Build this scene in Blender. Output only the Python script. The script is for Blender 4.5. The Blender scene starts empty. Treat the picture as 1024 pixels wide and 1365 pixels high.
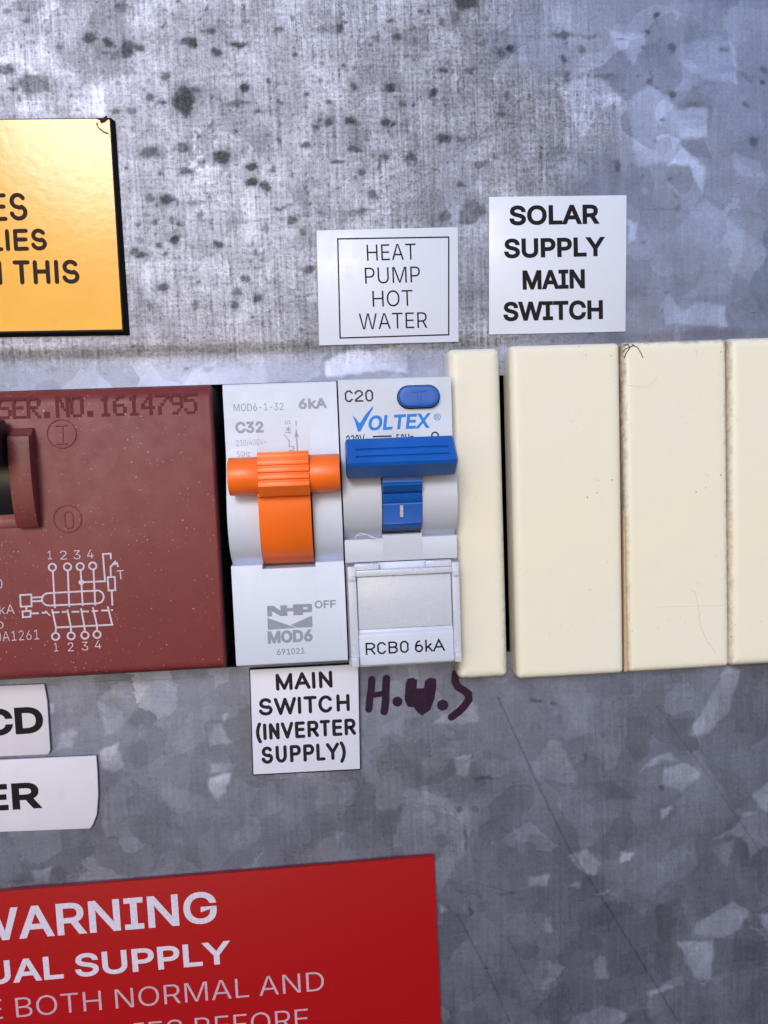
import bpy, bmesh, math, random
import numpy as np
from mathutils import Vector, Matrix
random.seed(7)
rng = np.random.default_rng(11)
sc = bpy.context.scene
col = sc.collection
MM = 0.001                                    # everything below is written in millimetres
PI = math.pi

# ------------------------------------------------------------------ camera
YAW, PITCH, ROLL, DIST, FPX = -3.793, -4.411, -2.166, 133.0, 1061.0
RC = Matrix.Rotation(math.radians(YAW), 3, 'Z') @ Matrix.Rotation(PI/2 + math.radians(PITCH), 3, 'X') @ Matrix.Rotation(math.radians(ROLL), 3, 'Z')
CAM = -(RC @ Vector((0, 0, -1))) * DIST       # mm
cd = bpy.data.cameras.new('camera')
cam = bpy.data.objects.new('camera', cd); col.objects.link(cam)
cd.sensor_fit = 'VERTICAL'; cd.sensor_height = 36; cd.lens = 36*FPX/1365
cd.clip_start = 0.005; cd.clip_end = 50
cam.matrix_world = Matrix.Translation(CAM*MM) @ RC.to_4x4()
sc.camera = cam

def at(u, v, d=0.0):
    """where the sight line through photograph pixel (u, v) meets the plane standing d mm proud of the panel: (x, z) in mm"""
    r = RC @ Vector(((u-512)/FPX, -(v-682.5)/FPX, -1))
    t = (-d - CAM.y)/r.y
    return (CAM.x + r.x*t, CAM.z + r.z*t)

# ------------------------------------------------------------------ sky, sun, exposure
SUN_EL, SUN_AZ = 24.0, -14.0                  # azimuth: 0 straight in front of the panel, negative to the left
w = bpy.data.worlds.new('World'); sc.world = w; w.use_nodes = True
nt = w.node_tree
sky = nt.nodes.new('ShaderNodeTexSky'); sky.sky_type = 'NISHITA'; sky.sun_disc = False
sky.sun_elevation = math.radians(SUN_EL); sky.sun_rotation = math.radians(180 + SUN_AZ*-1)
sky.air_density = 1.0; sky.dust_density = 1.0; sky.ozone_density = 1.8
nt.links.new(sky.outputs[0], nt.nodes['Background'].inputs[0])
nt.nodes['Background'].inputs[1].default_value = 0.15
sd = bpy.data.lights.new('sun', 'SUN'); sun = bpy.data.objects.new('sun', sd); col.objects.link(sun)
sd.energy = 1.08; sd.angle = math.radians(15); sd.color = (1.0, 0.98, 0.965)
e, a = math.radians(SUN_EL), math.radians(SUN_AZ)
sdir = Vector((math.cos(e)*math.sin(a), -math.cos(e)*math.cos(a), math.sin(e)))
sun.rotation_euler = sdir.to_track_quat('Z', 'Y').to_euler()
sc.view_settings.view_transform = 'Standard'; sc.view_settings.look = 'None'
sc.view_settings.exposure = 0.18; sc.view_settings.gamma = 1; sc.view_settings.use_curve_mapping = False

# ------------------------------------------------------------------ node helper and materials
class NT:
    def __init__(s, name):
        s.m = bpy.data.materials.new(name); s.m.use_nodes = True
        s.t = s.m.node_tree; s.b = s.t.nodes['Principled BSDF']
        tc = s.t.nodes.new('ShaderNodeTexCoord')
        s.P = s.vm('SCALE', tc.outputs['Object'], k=1000.0)     # object coordinates in mm
    def put(s, sock, v):
        if v is None: return
        if hasattr(v, 'is_output'): s.t.links.new(v, sock)
        elif isinstance(v, (tuple, list)) and sock.type == 'RGBA' and len(v) == 3: sock.default_value = (*v, 1)
        else: sock.default_value = v
    def n(s, typ, **kw):
        o = s.t.nodes.new(typ)
        for k, v in kw.items(): setattr(o, k, v)
        return o
    def m1(s, op, x, y=None, c=None, clamp=False):
        o = s.n('ShaderNodeMath', operation=op, use_clamp=clamp)
        s.put(o.inputs[0], x); s.put(o.inputs[1], y); s.put(o.inputs[2], c); return o.outputs[0]
    def vm(s, op, x, y=None, k=None):
        o = s.n('ShaderNodeVectorMath', operation=op)
        s.put(o.inputs[0], x); s.put(o.inputs[1], y)
        if k is not None: s.put(o.inputs['Scale'], k)
        return o.outputs[0]
    def noise(s, vec, scale, detail=3.0, rough=0.55, color=False):
        o = s.n('ShaderNodeTexNoise'); s.put(o.inputs['Vector'], vec)
        o.inputs['Scale'].default_value = scale; o.inputs['Detail'].default_value = detail; o.inputs['Roughness'].default_value = rough
        return o.outputs['Color' if color else 'Fac']
    def vor(s, vec, scale, feature='F1', out='Distance', rnd=1.0):
        o = s.n('ShaderNodeTexVoronoi', feature=feature); s.put(o.inputs['Vector'], vec)
        o.inputs['Scale'].default_value = scale; o.inputs['Randomness'].default_value = rnd
        return o.outputs[out]
    def map(s, x, a, b, c=0.0, d=1.0, smooth=False):
        o = s.n('ShaderNodeMapRange'); o.interpolation_type = 'SMOOTHSTEP' if smooth else 'LINEAR'
        s.put(o.inputs[0], x)
        for i, q in enumerate((a, b, c, d)): s.put(o.inputs[i+1], q)
        return o.outputs[0]
    def mix(s, f, a, b, blend='MIX'):
        o = s.n('ShaderNodeMix', data_type='RGBA', blend_type=blend)
        s.put(o.inputs[0], f); s.put(o.inputs[6], a); s.put(o.inputs[7], b); return o.outputs[2]
    def bump(s, h, strength, dist=0.0001, prev=None):
        o = s.n('ShaderNodeBump'); s.put(o.inputs['Height'], h); o.inputs['Strength'].default_value = strength
        o.inputs['Distance'].default_value = dist; s.put(o.inputs['Normal'], prev); return o.outputs[0]
    def attr(s, name):
        o = s.n('ShaderNodeAttribute'); o.attribute_name = name; return o.outputs['Fac']
    def sep(s, v):
        o = s.n('ShaderNodeSeparateXYZ'); s.put(o.inputs[0], v); return o.outputs
    def set(s, **kw):
        for k, v in kw.items(): s.put(s.b.inputs[k.replace('_', ' ')], v)
        return s.m

def plastic(name, c, rough=0.45, var=0.06, speck=None, speck_amt=0.6, speck_scale=2.2, speck_thr=0.13, grain=0.25, dirt=None, dirt_thr=(0.62, 0.8), spec=0.5):
    s = NT(name)
    big = s.noise(s.P, 0.12, 4)
    colr = s.mix(s.map(big, 0.3, 0.7), tuple(x*(1-var) for x in c), tuple(min(1, x*(1+var)) for x in c))
    if dirt:
        dn = s.noise(s.P, 0.35, 6, 0.7)
        colr = s.mix(s.map(dn, dirt_thr[0], dirt_thr[1], 0, 0.45), colr, dirt)
    rg = s.map(s.noise(s.P, 0.4, 5), 0.3, 0.7, rough-0.06, rough+0.08)
    if speck:
        vd = s.vor(s.vm('ADD', s.P, s.vm('SCALE', s.noise(s.P, 1.5, 2, color=True), k=0.5)), speck_scale)
        pm = s.map(s.noise(s.P, 0.18, 4, 0.7), 0.42, 0.68)
        sp = s.m1('MULTIPLY', s.map(vd, speck_thr, speck_thr*0.5), s.m1('MULTIPLY', pm, speck_amt))
        colr = s.mix(sp, colr, speck)
    nrm = s.bump(s.noise(s.P, 6.0, 4), grain, 0.00004)
    return s.set(Base_Color=colr, Roughness=rg, Normal=nrm, Specular_IOR_Level=spec)

def ink(name, c, rough=0.65, worn=0.0, under=None):
    s = NT(name)
    k = s.noise(s.P, 2.5, 5, 0.7)
    colr = s.mix(s.map(k, 0.3, 0.7), tuple(x*0.85 for x in c), tuple(x*1.15 for x in c))
    s.set(Specular_IOR_Level=0.15)
    if worn: colr = s.mix(s.map(s.noise(s.P, 3.5, 4, 0.7), 0.5, 0.68, 0, worn), colr, under)
    return s.set(Base_Color=colr, Roughness=rough)

M = {}
M['white'] = plastic('white_plastic', (0.56, 0.62, 0.80), 0.42, 0.02, dirt=(0.45, 0.43, 0.42), dirt_thr=(0.62, 0.95))
M['white_grey'] = plastic('grey_white_plastic', (0.53, 0.57, 0.70), 0.42, 0.03, dirt=(0.42, 0.40, 0.38), dirt_thr=(0.6, 0.9))
M['orange'] = plastic('orange_plastic', (0.93, 0.165, 0.016), 0.36, 0.05, dirt=(0.35, 0.09, 0.03), dirt_thr=(0.62, 0.9))
M['blue'] = plastic('blue_plastic', (0.004, 0.098, 0.46), 0.38, 0.08, speck=(0.3, 0.4, 0.65), speck_amt=0.3, speck_scale=1.6)
M['red'] = plastic('maroon_plastic', (0.172, 0.024, 0.030), 0.50, 0.08, speck=(0.55, 0.45, 0.48), speck_amt=0.75, speck_scale=1.25, speck_thr=0.16, grain=0.6,
                   dirt=(0.28, 0.13, 0.17), dirt_thr=(0.6, 1.0))
M['red_worn'] = plastic('dusty_maroon_plastic', (0.17, 0.036, 0.036), 0.45, 0.15, speck=(0.5, 0.42, 0.42), speck_amt=0.6, speck_scale=1.6, grain=0.9, dirt=(0.22, 0.13, 0.11), dirt_thr=(0.55, 0.85))
M['black'] = plastic('black_plastic', (0.012, 0.012, 0.016), 0.35, 0.2, spec=0.4)
M['black_core'] = plastic('black_laminate', (0.010, 0.008, 0.010), 0.6, 0.2, spec=0.2)
M['dark_steel'] = plastic('dark_box_interior', (0.010, 0.010, 0.012), 0.8, 0.1, spec=0.1)
M['yellow'] = None
s = NT('yellow_laminate')
big = s.noise(s.P, 0.1, 4)
cy = s.mix(s.map(big, 0.3, 0.7), (0.80, 0.375, 0.005), (0.86, 0.42, 0.008))
cy = s.mix(s.map(s.noise(s.P, 0.5, 6, 0.72), 0.58, 0.85, 0, 0.35), cy, (0.55, 0.27, 0.03))
orange_peel = s.bump(s.noise(s.P, 0.7, 2, 0.5), 0.15, 0.0001)
orange_peel = s.bump(s.noise(s.P, 5.0, 3), 0.15, 0.00003, orange_peel)
M['yellow'] = s.set(Base_Color=cy, Roughness=0.16, Specular_IOR_Level=0.42, Normal=orange_peel)
s = NT('red_laminate')
cr = s.mix(s.noise(s.P, 3.5, 4, 0.8), (0.25, 0.003, 0.006), (0.38, 0.006, 0.010))
M['sign_red'] = s.set(Base_Color=cr, Roughness=0.45, Specular_IOR_Level=0.15, Normal=s.bump(s.noise(s.P, 4.0, 3), 0.3, 0.00004))
M['label_white'] = plastic('white_laminate', (0.63, 0.68, 0.86), 0.35, 0.015, dirt=(0.6, 0.58, 0.6), dirt_thr=(0.66, 0.95), grain=0.1)
M['label_engraved'] = plastic('white_engraving_laminate', (0.64, 0.665, 0.85), 0.4, 0.015, dirt=(0.5, 0.5, 0.55), dirt_thr=(0.66, 0.95), grain=0.15)
M['label_tape'] = plastic('aged_white_tape', (0.62, 0.60, 0.73), 0.5, 0.02, dirt=(0.5, 0.44, 0.46), dirt_thr=(0.55, 0.9), grain=0.3)
M['ink'] = ink('black_ink', (0.010, 0.008, 0.012))
M['ink_engraved'] = ink('dark_engraving', (0.012, 0.009, 0.016), 0.6, 0.12, (0.25, 0.24, 0.28))
M['ink_brown'] = ink('brown_black_engraving', (0.022, 0.010, 0.008), 0.6, 0.25, (0.12, 0.05, 0.02))
M['ink_dark'] = ink('dark_grey_print', (0.045, 0.045, 0.06))
M['ink_grey'] = ink('pale_grey_print', (0.33, 0.36, 0.47))
M['ink_mid'] = ink('mid_grey_print', (0.27, 0.29, 0.41))
M['ink_blue'] = ink('sky_blue_print', (0.035, 0.22, 0.68))
M['ink_white'] = ink('lilac_white_print', (0.56, 0.52, 0.66), 0.5, 0.35, (0.3, 0.16, 0.2))
M['ink_sign'] = ink('lilac_sign_lettering', (0.56, 0.52, 0.68))
M['ink_sign_thin'] = ink('pink_sign_lettering', (0.46, 0.32, 0.42))
M['ink_serial'] = ink('dark_stamp_ink', (0.113, 0.021, 0.031), 0.6, 0.95, (0.155, 0.024, 0.034))
M['marker'] = None
s = NT('purple_black_marker')
mk = s.mix(s.map(s.noise(s.P, 0.5, 5, 0.7), 0.35, 0.7), (0.017, 0.004, 0.016), (0.027, 0.011, 0.040))
M['marker'] = s.set(Base_Color=mk, Roughness=0.5, Specular_IOR_Level=0.2)
s = NT('clear_plastic')
M['clear'] = s.set(Base_Color=(0.72, 0.77, 0.93), Roughness=s.map(s.noise(s.P, 0.6, 5, 0.7), 0.35, 0.7, 0.10, 0.35), Transmission_Weight=0.28, IOR=1.46,
                   Normal=s.bump(s.noise(s.P, 0.9, 4, 0.6), 0.35, 0.00012))
s = NT('fibre')
M['fibre'] = s.set(Base_Color=(0.75, 0.74, 0.8), Roughness=0.6)
M['dark_fibre'] = ink('dark_shaving', (0.03, 0.018, 0.014))

def cream_mat():
    s = NT('cream_plastic')
    yel = s.noise(s.P, 0.045, 3)
    c = s.mix(s.map(yel, 0.35, 0.65), (0.75, 0.735, 0.67), (0.77, 0.735, 0.625))
    # grime gathers along rims: 'rim' is 1 at the outline of each cover and falls to 0 a few mm inside
    rim = s.attr('rim'); grime = s.attr('grime')
    g = s.m1('MULTIPLY', s.map(s.m1('ADD', rim, s.map(s.noise(s.P, 0.7, 6, 0.75), 0.25, 0.75, -0.5, 0.35)), 0.45, 1.15), grime)
    c = s.mix(s.m1('MINIMUM', g, 0.85), c, (0.20, 0.115, 0.06))
    # fine dark specks and hairline scratches
    vd = s.vor(s.P, 0.55)
    c = s.mix(s.m1('MULTIPLY', s.map(vd, 0.10, 0.05), s.map(s.noise(s.P, 0.13, 2), 0.5, 0.62, 0, 0.8)), c, (0.16, 0.11, 0.07))
    sv = s.n('ShaderNodeMapping'); s.put(sv.inputs[0], s.P); sv.inputs['Scale'].default_value = (0.35, 1, 0.06); sv.inputs['Rotation'].default_value = (0, 0.5, 0)
    scr = s.map(s.m1('ABSOLUTE', s.m1('SUBTRACT', s.noise(sv.outputs[0], 1.2, 2), 0.5)), 0.0, 0.004, 1, 0)
    c = s.mix(s.m1('MULTIPLY', scr, s.map(s.noise(s.P, 0.22, 2), 0.56, 0.66, 0, 0.35)), c, (0.4, 0.32, 0.22))
    return s.set(Base_Color=c, Roughness=s.map(s.noise(s.P, 0.2, 4), 0.3, 0.7, 0.27, 0.42), Normal=s.bump(s.noise(s.P, 0.25, 2), 0.25, 0.0003))
M['cream'] = cream_mat()

def galvanised():
    s = NT('galvanised_steel')
    x, y, z = s.sep(s.P)
    p2 = s.n('ShaderNodeCombineXYZ'); s.put(p2.inputs[0], x); s.put(p2.inputs[1], z); p2 = p2.outputs[0]
    warp = s.vm('SCALE', s.vm('SUBTRACT', s.noise(p2, 0.16, 4, 0.6, color=True), (0.5, 0.5, 0.5)), k=11.0)
    pw = s.vm('ADD', p2, warp)
    pj = s.vm('ADD', pw, s.vm('SCALE', s.vm('SUBTRACT', s.noise(p2, 1.3, 2, color=True), (0.5, 0.5, 0.5)), k=0.7))
    c1 = s.vor(pj, 0.062, out='Color'); c2 = s.vor(s.vm('ADD', pj, (37.0, 11.0, 0)), 0.13, out='Color')
    r1 = s.sep(c1); r2 = s.sep(c2)
    flake, stain, scr, brush = s.attr('flake'), s.attr('stain'), s.attr('scratch'), s.attr('brushed')
    # spangle: every crystal has its own tone, tilt and polish
    tone = s.m1('ADD', s.m1('MULTIPLY', r1[0], 0.55), s.m1('MULTIPLY', r2[0], 0.45))
    few = s.m1('MULTIPLY', s.m1('MULTIPLY', s.map(r2[1], 0.93, 0.95), s.map(r1[1], 0.4, 0.6)), s.m1('SUBTRACT', 1.0, brush))
    lum = s.m1('ADD', s.map(tone, 0.1, 0.9, 0.245, 0.29), s.m1('MULTIPLY', few, 0.07))
    lum = s.m1('ADD', lum, s.m1('MULTIPLY', flake, 0.46))
    smear = s.noise(p2, 0.07, 6, 0.65)
    lum = s.m1('MULTIPLY', lum, s.map(smear, 0.3, 0.7, 0.80, 1.14))
    # vertical brushing with a fine cross weave
    def stretched(sx, sz, sc_, det, rough=0.6):
        m = s.n('ShaderNodeMapping'); s.put(m.inputs[0], p2); m.inputs['Scale'].default_value = (sx, sz, 1)
        return s.noise(m.outputs[0], sc_, det, rough)
    vb = stretched(1.7, 0.07, 1.0, 3, 0.7); hb = stretched(0.1, 1.6, 1.0, 3, 0.7); vbig = stretched(0.5, 0.03, 1.0, 3)
    gran = s.noise(p2, 1.7, 3, 0.75)
    br = s.m1('ADD', s.m1('MULTIPLY', s.map(vb, 0.3, 0.7, -1, 1), 0.55), s.m1('MULTIPLY', s.map(hb, 0.3, 0.7, -1, 1), 0.25))
    br = s.m1('ADD', br, s.m1('MULTIPLY', s.map(gran, 0.3, 0.7, -1, 1), 0.65))
    br = s.m1('ADD', br, s.m1('MULTIPLY', s.map(vbig, 0.3, 0.7, -1, 1), 0.12))
    amt = s.m1('ADD', s.m1('MULTIPLY', brush, 0.55), 0.13)
    lum = s.m1('MULTIPLY', lum, s.m1('ADD', s.m1('MULTIPLY', br, amt), 1.0))
    lum = s.m1('SUBTRACT', lum, s.m1('MULTIPLY', brush, 0.012))
    # patches of duller oxide in the brushed part, hard edged
    ox = s.noise(pj, 0.11, 3, 0.6)
    lum = s.m1('MULTIPLY', lum, s.m1('SUBTRACT', 1.0, s.m1('MULTIPLY', s.map(ox, 0.52, 0.545), s.m1('ADD', s.m1('MULTIPLY', brush, 0.14), 0.05))))
    # smudges, pits and short dark dashes of the weathered zinc
    smd = s.map(s.noise(p2, 0.16, 5, 0.7), 0.33, 0.62, 0.72, 1.10)
    lum = s.m1('MULTIPLY', lum, s.m1('ADD', 1.0, s.m1('MULTIPLY', s.m1('SUBTRACT', smd, 1.0), s.m1('ADD', s.m1('MULTIPLY', brush, 0.65), 0.35))))
    pit = s.m1('MULTIPLY', s.map(s.noise(p2, 1.5, 3, 0.65), 0.58, 0.68), s.map(s.noise(s.vm('ADD', p2, (50.0, 20.0, 0)), 0.13, 3, 0.7), 0.40, 0.60))
    lum = s.m1('MULTIPLY', lum, s.m1('SUBTRACT', 1.0, s.m1('MULTIPLY', pit, s.m1('ADD', s.m1('MULTIPLY', brush, 0.40), 0.14))))
    streak = s.m1('MULTIPLY', s.map(stretched(1.1, 0.11, 1.0, 2), 0.60, 0.70), s.map(s.noise(s.vm('ADD', p2, (9.0, 70.0, 0)), 0.09, 2), 0.42, 0.60))
    lum = s.m1('MULTIPLY', lum, s.m1('SUBTRACT', 1.0, s.m1('MULTIPLY', streak, s.m1('ADD', s.m1('MULTIPLY', brush, 0.30), 0.03))))
    dash = s.m1('MULTIPLY', s.map(stretched(0.32, 2.0, 1.0, 2), 0.66, 0.72), s.map(s.noise(s.vm('ADD', p2, (90.0, 7.0, 0)), 0.11, 2), 0.50, 0.62))
    lum = s.m1('MULTIPLY', lum, s.m1('SUBTRACT', 1.0, s.m1('MULTIPLY', dash, 0.38)))
    # broad curved crystals, seen as slightly lighter and darker fields
    pk = s.vm('ADD', p2, s.vm('SCALE', s.vm('SUBTRACT', s.noise(p2, 0.09, 2, 0.5, color=True), (0.5, 0.5, 0.5)), k=22.0))
    c3 = s.sep(s.vor(s.vm('ADD', pk, (5.0, 60.0, 0)), 0.10, out='Color'))
    lum = s.m1('MULTIPLY', lum, s.map(c3[0], 0, 1, 0.86, 1.14))
    grn = s.map(s.noise(p2, 4.0, 2, 0.8), 0.3, 0.7, 0.90, 1.10)
    lum = s.m1('MULTIPLY', lum, grn)
    # pin-prick specks
    pv = s.vor(p2, 0.9); pm = s.map(s.noise(p2, 0.2, 3, 0.7), 0.42, 0.65)
    pins = s.m1('MULTIPLY', s.m1('MULTIPLY', s.map(pv, 0.17, 0.09), pm), s.m1('ADD', s.m1('MULTIPLY', brush, 0.55), 0.12))
    stn = s.m1('MULTIPLY', stain, s.map(s.noise(p2, 1.8, 4, 0.7), 0.25, 0.7, 0.72, 1.12))
    dark = s.m1('SUBTRACT', 1.0, s.m1('MAXIMUM', s.m1('MULTIPLY', pins, 1.0), s.m1('MULTIPLY', stn, 1.0), None), clamp=True)
    lum = s.m1('MULTIPLY', lum, s.m1('MAXIMUM', dark, 0.06))
    lum = s.m1('MULTIPLY', lum, s.m1('SUBTRACT', 1.0, s.m1('MULTIPLY', scr, 0.42)))
    # tiny bright blisters of zinc
    bl = s.m1('MULTIPLY', s.map(s.vor(s.vm('ADD', p2, (3.0, 9.0, 0)), 0.42), 0.06, 0.03), s.map(s.noise(p2, 0.1, 2), 0.5, 0.6))
    comb = s.n('ShaderNodeCombineColor')
    s.put(comb.inputs[0], s.m1('MULTIPLY', lum, s.m1('ADD', 0.82, s.m1('MULTIPLY', brush, 0.07)))); s.put(comb.inputs[1], s.m1('MULTIPLY', lum, 0.94)); s.put(comb.inputs[2], s.m1('MULTIPLY', lum, s.m1('SUBTRACT', 1.42, s.m1('MULTIPLY', brush, 0.19))))
    rough = s.m1('ADD', s.map(r1[2], 0, 1, 0.43, 0.54), s.m1('MULTIPLY', br, 0.05))
    rough = s.m1('SUBTRACT', rough, s.m1('MULTIPLY', flake, 0.08))
    rough = s.m1('ADD', rough, s.m1('MULTIPLY', stn, 0.1))
    # crystal tilt
    t = s.n('ShaderNodeCombineXYZ')
    tl = s.m1('SUBTRACT', 1.0, s.m1('MULTIPLY', brush, 0.7)); s.put(t.inputs[0], s.m1('MULTIPLY', s.map(c3[1], 0, 1, -0.03, 0.03), tl)); s.put(t.inputs[2], s.m1('ADD', s.m1('MULTIPLY', s.map(r2[2], 0, 1, -0.03, 0.03), tl), s.m1('MULTIPLY', flake, 0.05)))
    g = s.n('ShaderNodeNewGeometry')
    nn = s.vm('NORMALIZE', s.vm('ADD', g.outputs['Normal'], t.outputs[0]))
    h = s.m1('ADD', s.m1('MULTIPLY', br, s.m1('ADD', s.m1('MULTIPLY', brush, 0.5), 0.12)), s.m1('MULTIPLY', s.m1('MULTIPLY', bl, s.m1('SUBTRACT', 1.0, brush)), 1.2))
    h = s.m1('SUBTRACT', h, s.m1('MULTIPLY', scr, 1.5))
    nrm = s.bump(h, 0.5, 0.00003, nn)
    return s.set(Base_Color=comb.outputs[0], Metallic=0.82, Roughness=rough, Normal=nrm)
M['galv'] = galvanised()

# ------------------------------------------------------------------ mesh helpers (x, d, z): d = mm proud of the panel
def V(bm, x, d, z): return bm.verts.new((x, -d, z))
def face(bm, vs):
    try: return bm.faces.new(vs)
    except ValueError: return None
def box(bm, x0, x1, d0, d1, z0, z1):
    return extrude_x(bm, [(d0, z0), (d1, z0), (d1, z1), (d0, z1)], x0, x1)
def extrude_x(bm, prof, x0, x1):
    a = [V(bm, x0, d, z) for d, z in prof]; b = [V(bm, x1, d, z) for d, z in prof]
    n = len(prof)
    for i in range(n): face(bm, (a[i], a[(i+1) % n], b[(i+1) % n], b[i]))
    face(bm, a[::-1]); face(bm, b)
def extrude_d(bm, outline, d0, d1):
    a = [V(bm, x, d0, z) for x, z in outline]; b = [V(bm, x, d1, z) for x, z in outline]
    n = len(outline)
    for i in range(n): face(bm, (a[i], a[(i+1) % n], b[(i+1) % n], b[i]))
    face(bm, a[::-1]); face(bm, b)
def round_rect(x0, x1, z0, z1, r, seg=6):
    pts = []
    for cx, cz, a0 in ((x1-r, z1-r, 0), (x0+r, z1-r, 90), (x0+r, z0+r, 180), (x1-r, z0+r, 270)):
        for k in range(seg+1):
            t = math.radians(a0 + 90*k/seg); pts.append((cx + r*math.cos(t), cz + r*math.sin(t)))
    return pts
def cushion(bm, x0, x1, z0, z1, rc, d0, d1, re, seg=6, dome=0.0):
    """rounded box: corner radius rc, edge radius re, optional slightly domed face; returns rim weights per vertex"""
    rings, rimw = [], []
    levels = [(0.0, d0)] + [(re*(1-math.cos(t)), d1-re+re*math.sin(t)) for t in [PI/2*k/seg for k in range(seg+1)]]
    inner = min(x1-x0, z1-z0)/2
    for extra in (0.6, 1.4, 2.6):
        if re+extra < inner*0.8: levels.append((re+extra, d1 + dome*(extra/3)))
    for ins, d in levels:
        r = max(rc-ins, 0.08)
        rings.append([V(bm, x, d, z) for x, z in round_rect(x0+ins, x1-ins, z0+ins, z1-ins, r)])
        rimw += [max(0.0, 1-ins/(re*.9+.35))]*len(rings[-1])
    n = len(rings[0])
    for a, b in zip(rings, rings[1:]):
        for i in range(n): face(bm, (a[i], a[(i+1) % n], b[(i+1) % n], b[i]))
    face(bm, rings[-1]); face(bm, rings[0][::-1])
    return rimw
def bevel(bm, off, seg=2, ang=25):
    bmesh.ops.recalc_face_normals(bm, faces=bm.faces)
    es = [e for e in bm.edges if len(e.link_faces) == 2 and e.calc_face_angle(0) > math.radians(ang)]
    bmesh.ops.bevel(bm, geom=es, offset=off, segments=seg, profile=0.5, affect='EDGES', clamp_overlap=True)

BASE = {}
def root(name, x, d, z, label, cat, group=None):
    o = bpy.data.objects.new(name, None); col.objects.link(o); o.empty_display_size = 0.005
    o.location = Vector((x, -d, z))*MM; BASE[o] = Vector((x, -d, z))
    o['label'] = label; o['category'] = cat
    if group: o['group'] = group
    return o
def make(name, bm, mat, parent=None, base=None, smooth=35, label=None, recalc=True):
    if recalc: bmesh.ops.recalc_face_normals(bm, faces=bm.faces)
    b = BASE[parent] if parent else Vector(base or (0, 0, 0))
    for v in bm.verts: v.co = (v.co - b)*MM
    me = bpy.data.meshes.new(name)
    for f in bm.faces: f.smooth = smooth > 0
    bm.to_mesh(me); bm.free()
    if smooth > 0: me.set_sharp_from_angle(angle=math.radians(smooth))
    o = bpy.data.objects.new(name, me); col.objects.link(o)
    for m in (mat if isinstance(mat, list) else [mat]): me.materials.append(m)
    if parent: o.parent = parent
    else: o.location = b*MM
    BASE[o] = b
    if label: o['label'] = label
    return o
def tag(o, label, cat, group=None):
    o['label'] = label; o['category'] = cat
    if group: o['group'] = group
    return o
def new(): return bmesh.new()

# ------------------------------------------------------------------ stroke lettering
def A(cx, cy, rx, ry, a0, a1, n=14):
    return [(cx + rx*math.cos(math.radians(a0+(a1-a0)*k/n)), cy + ry*math.sin(math.radians(a0+(a1-a0)*k/n))) for k in range(n+1)]
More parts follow.
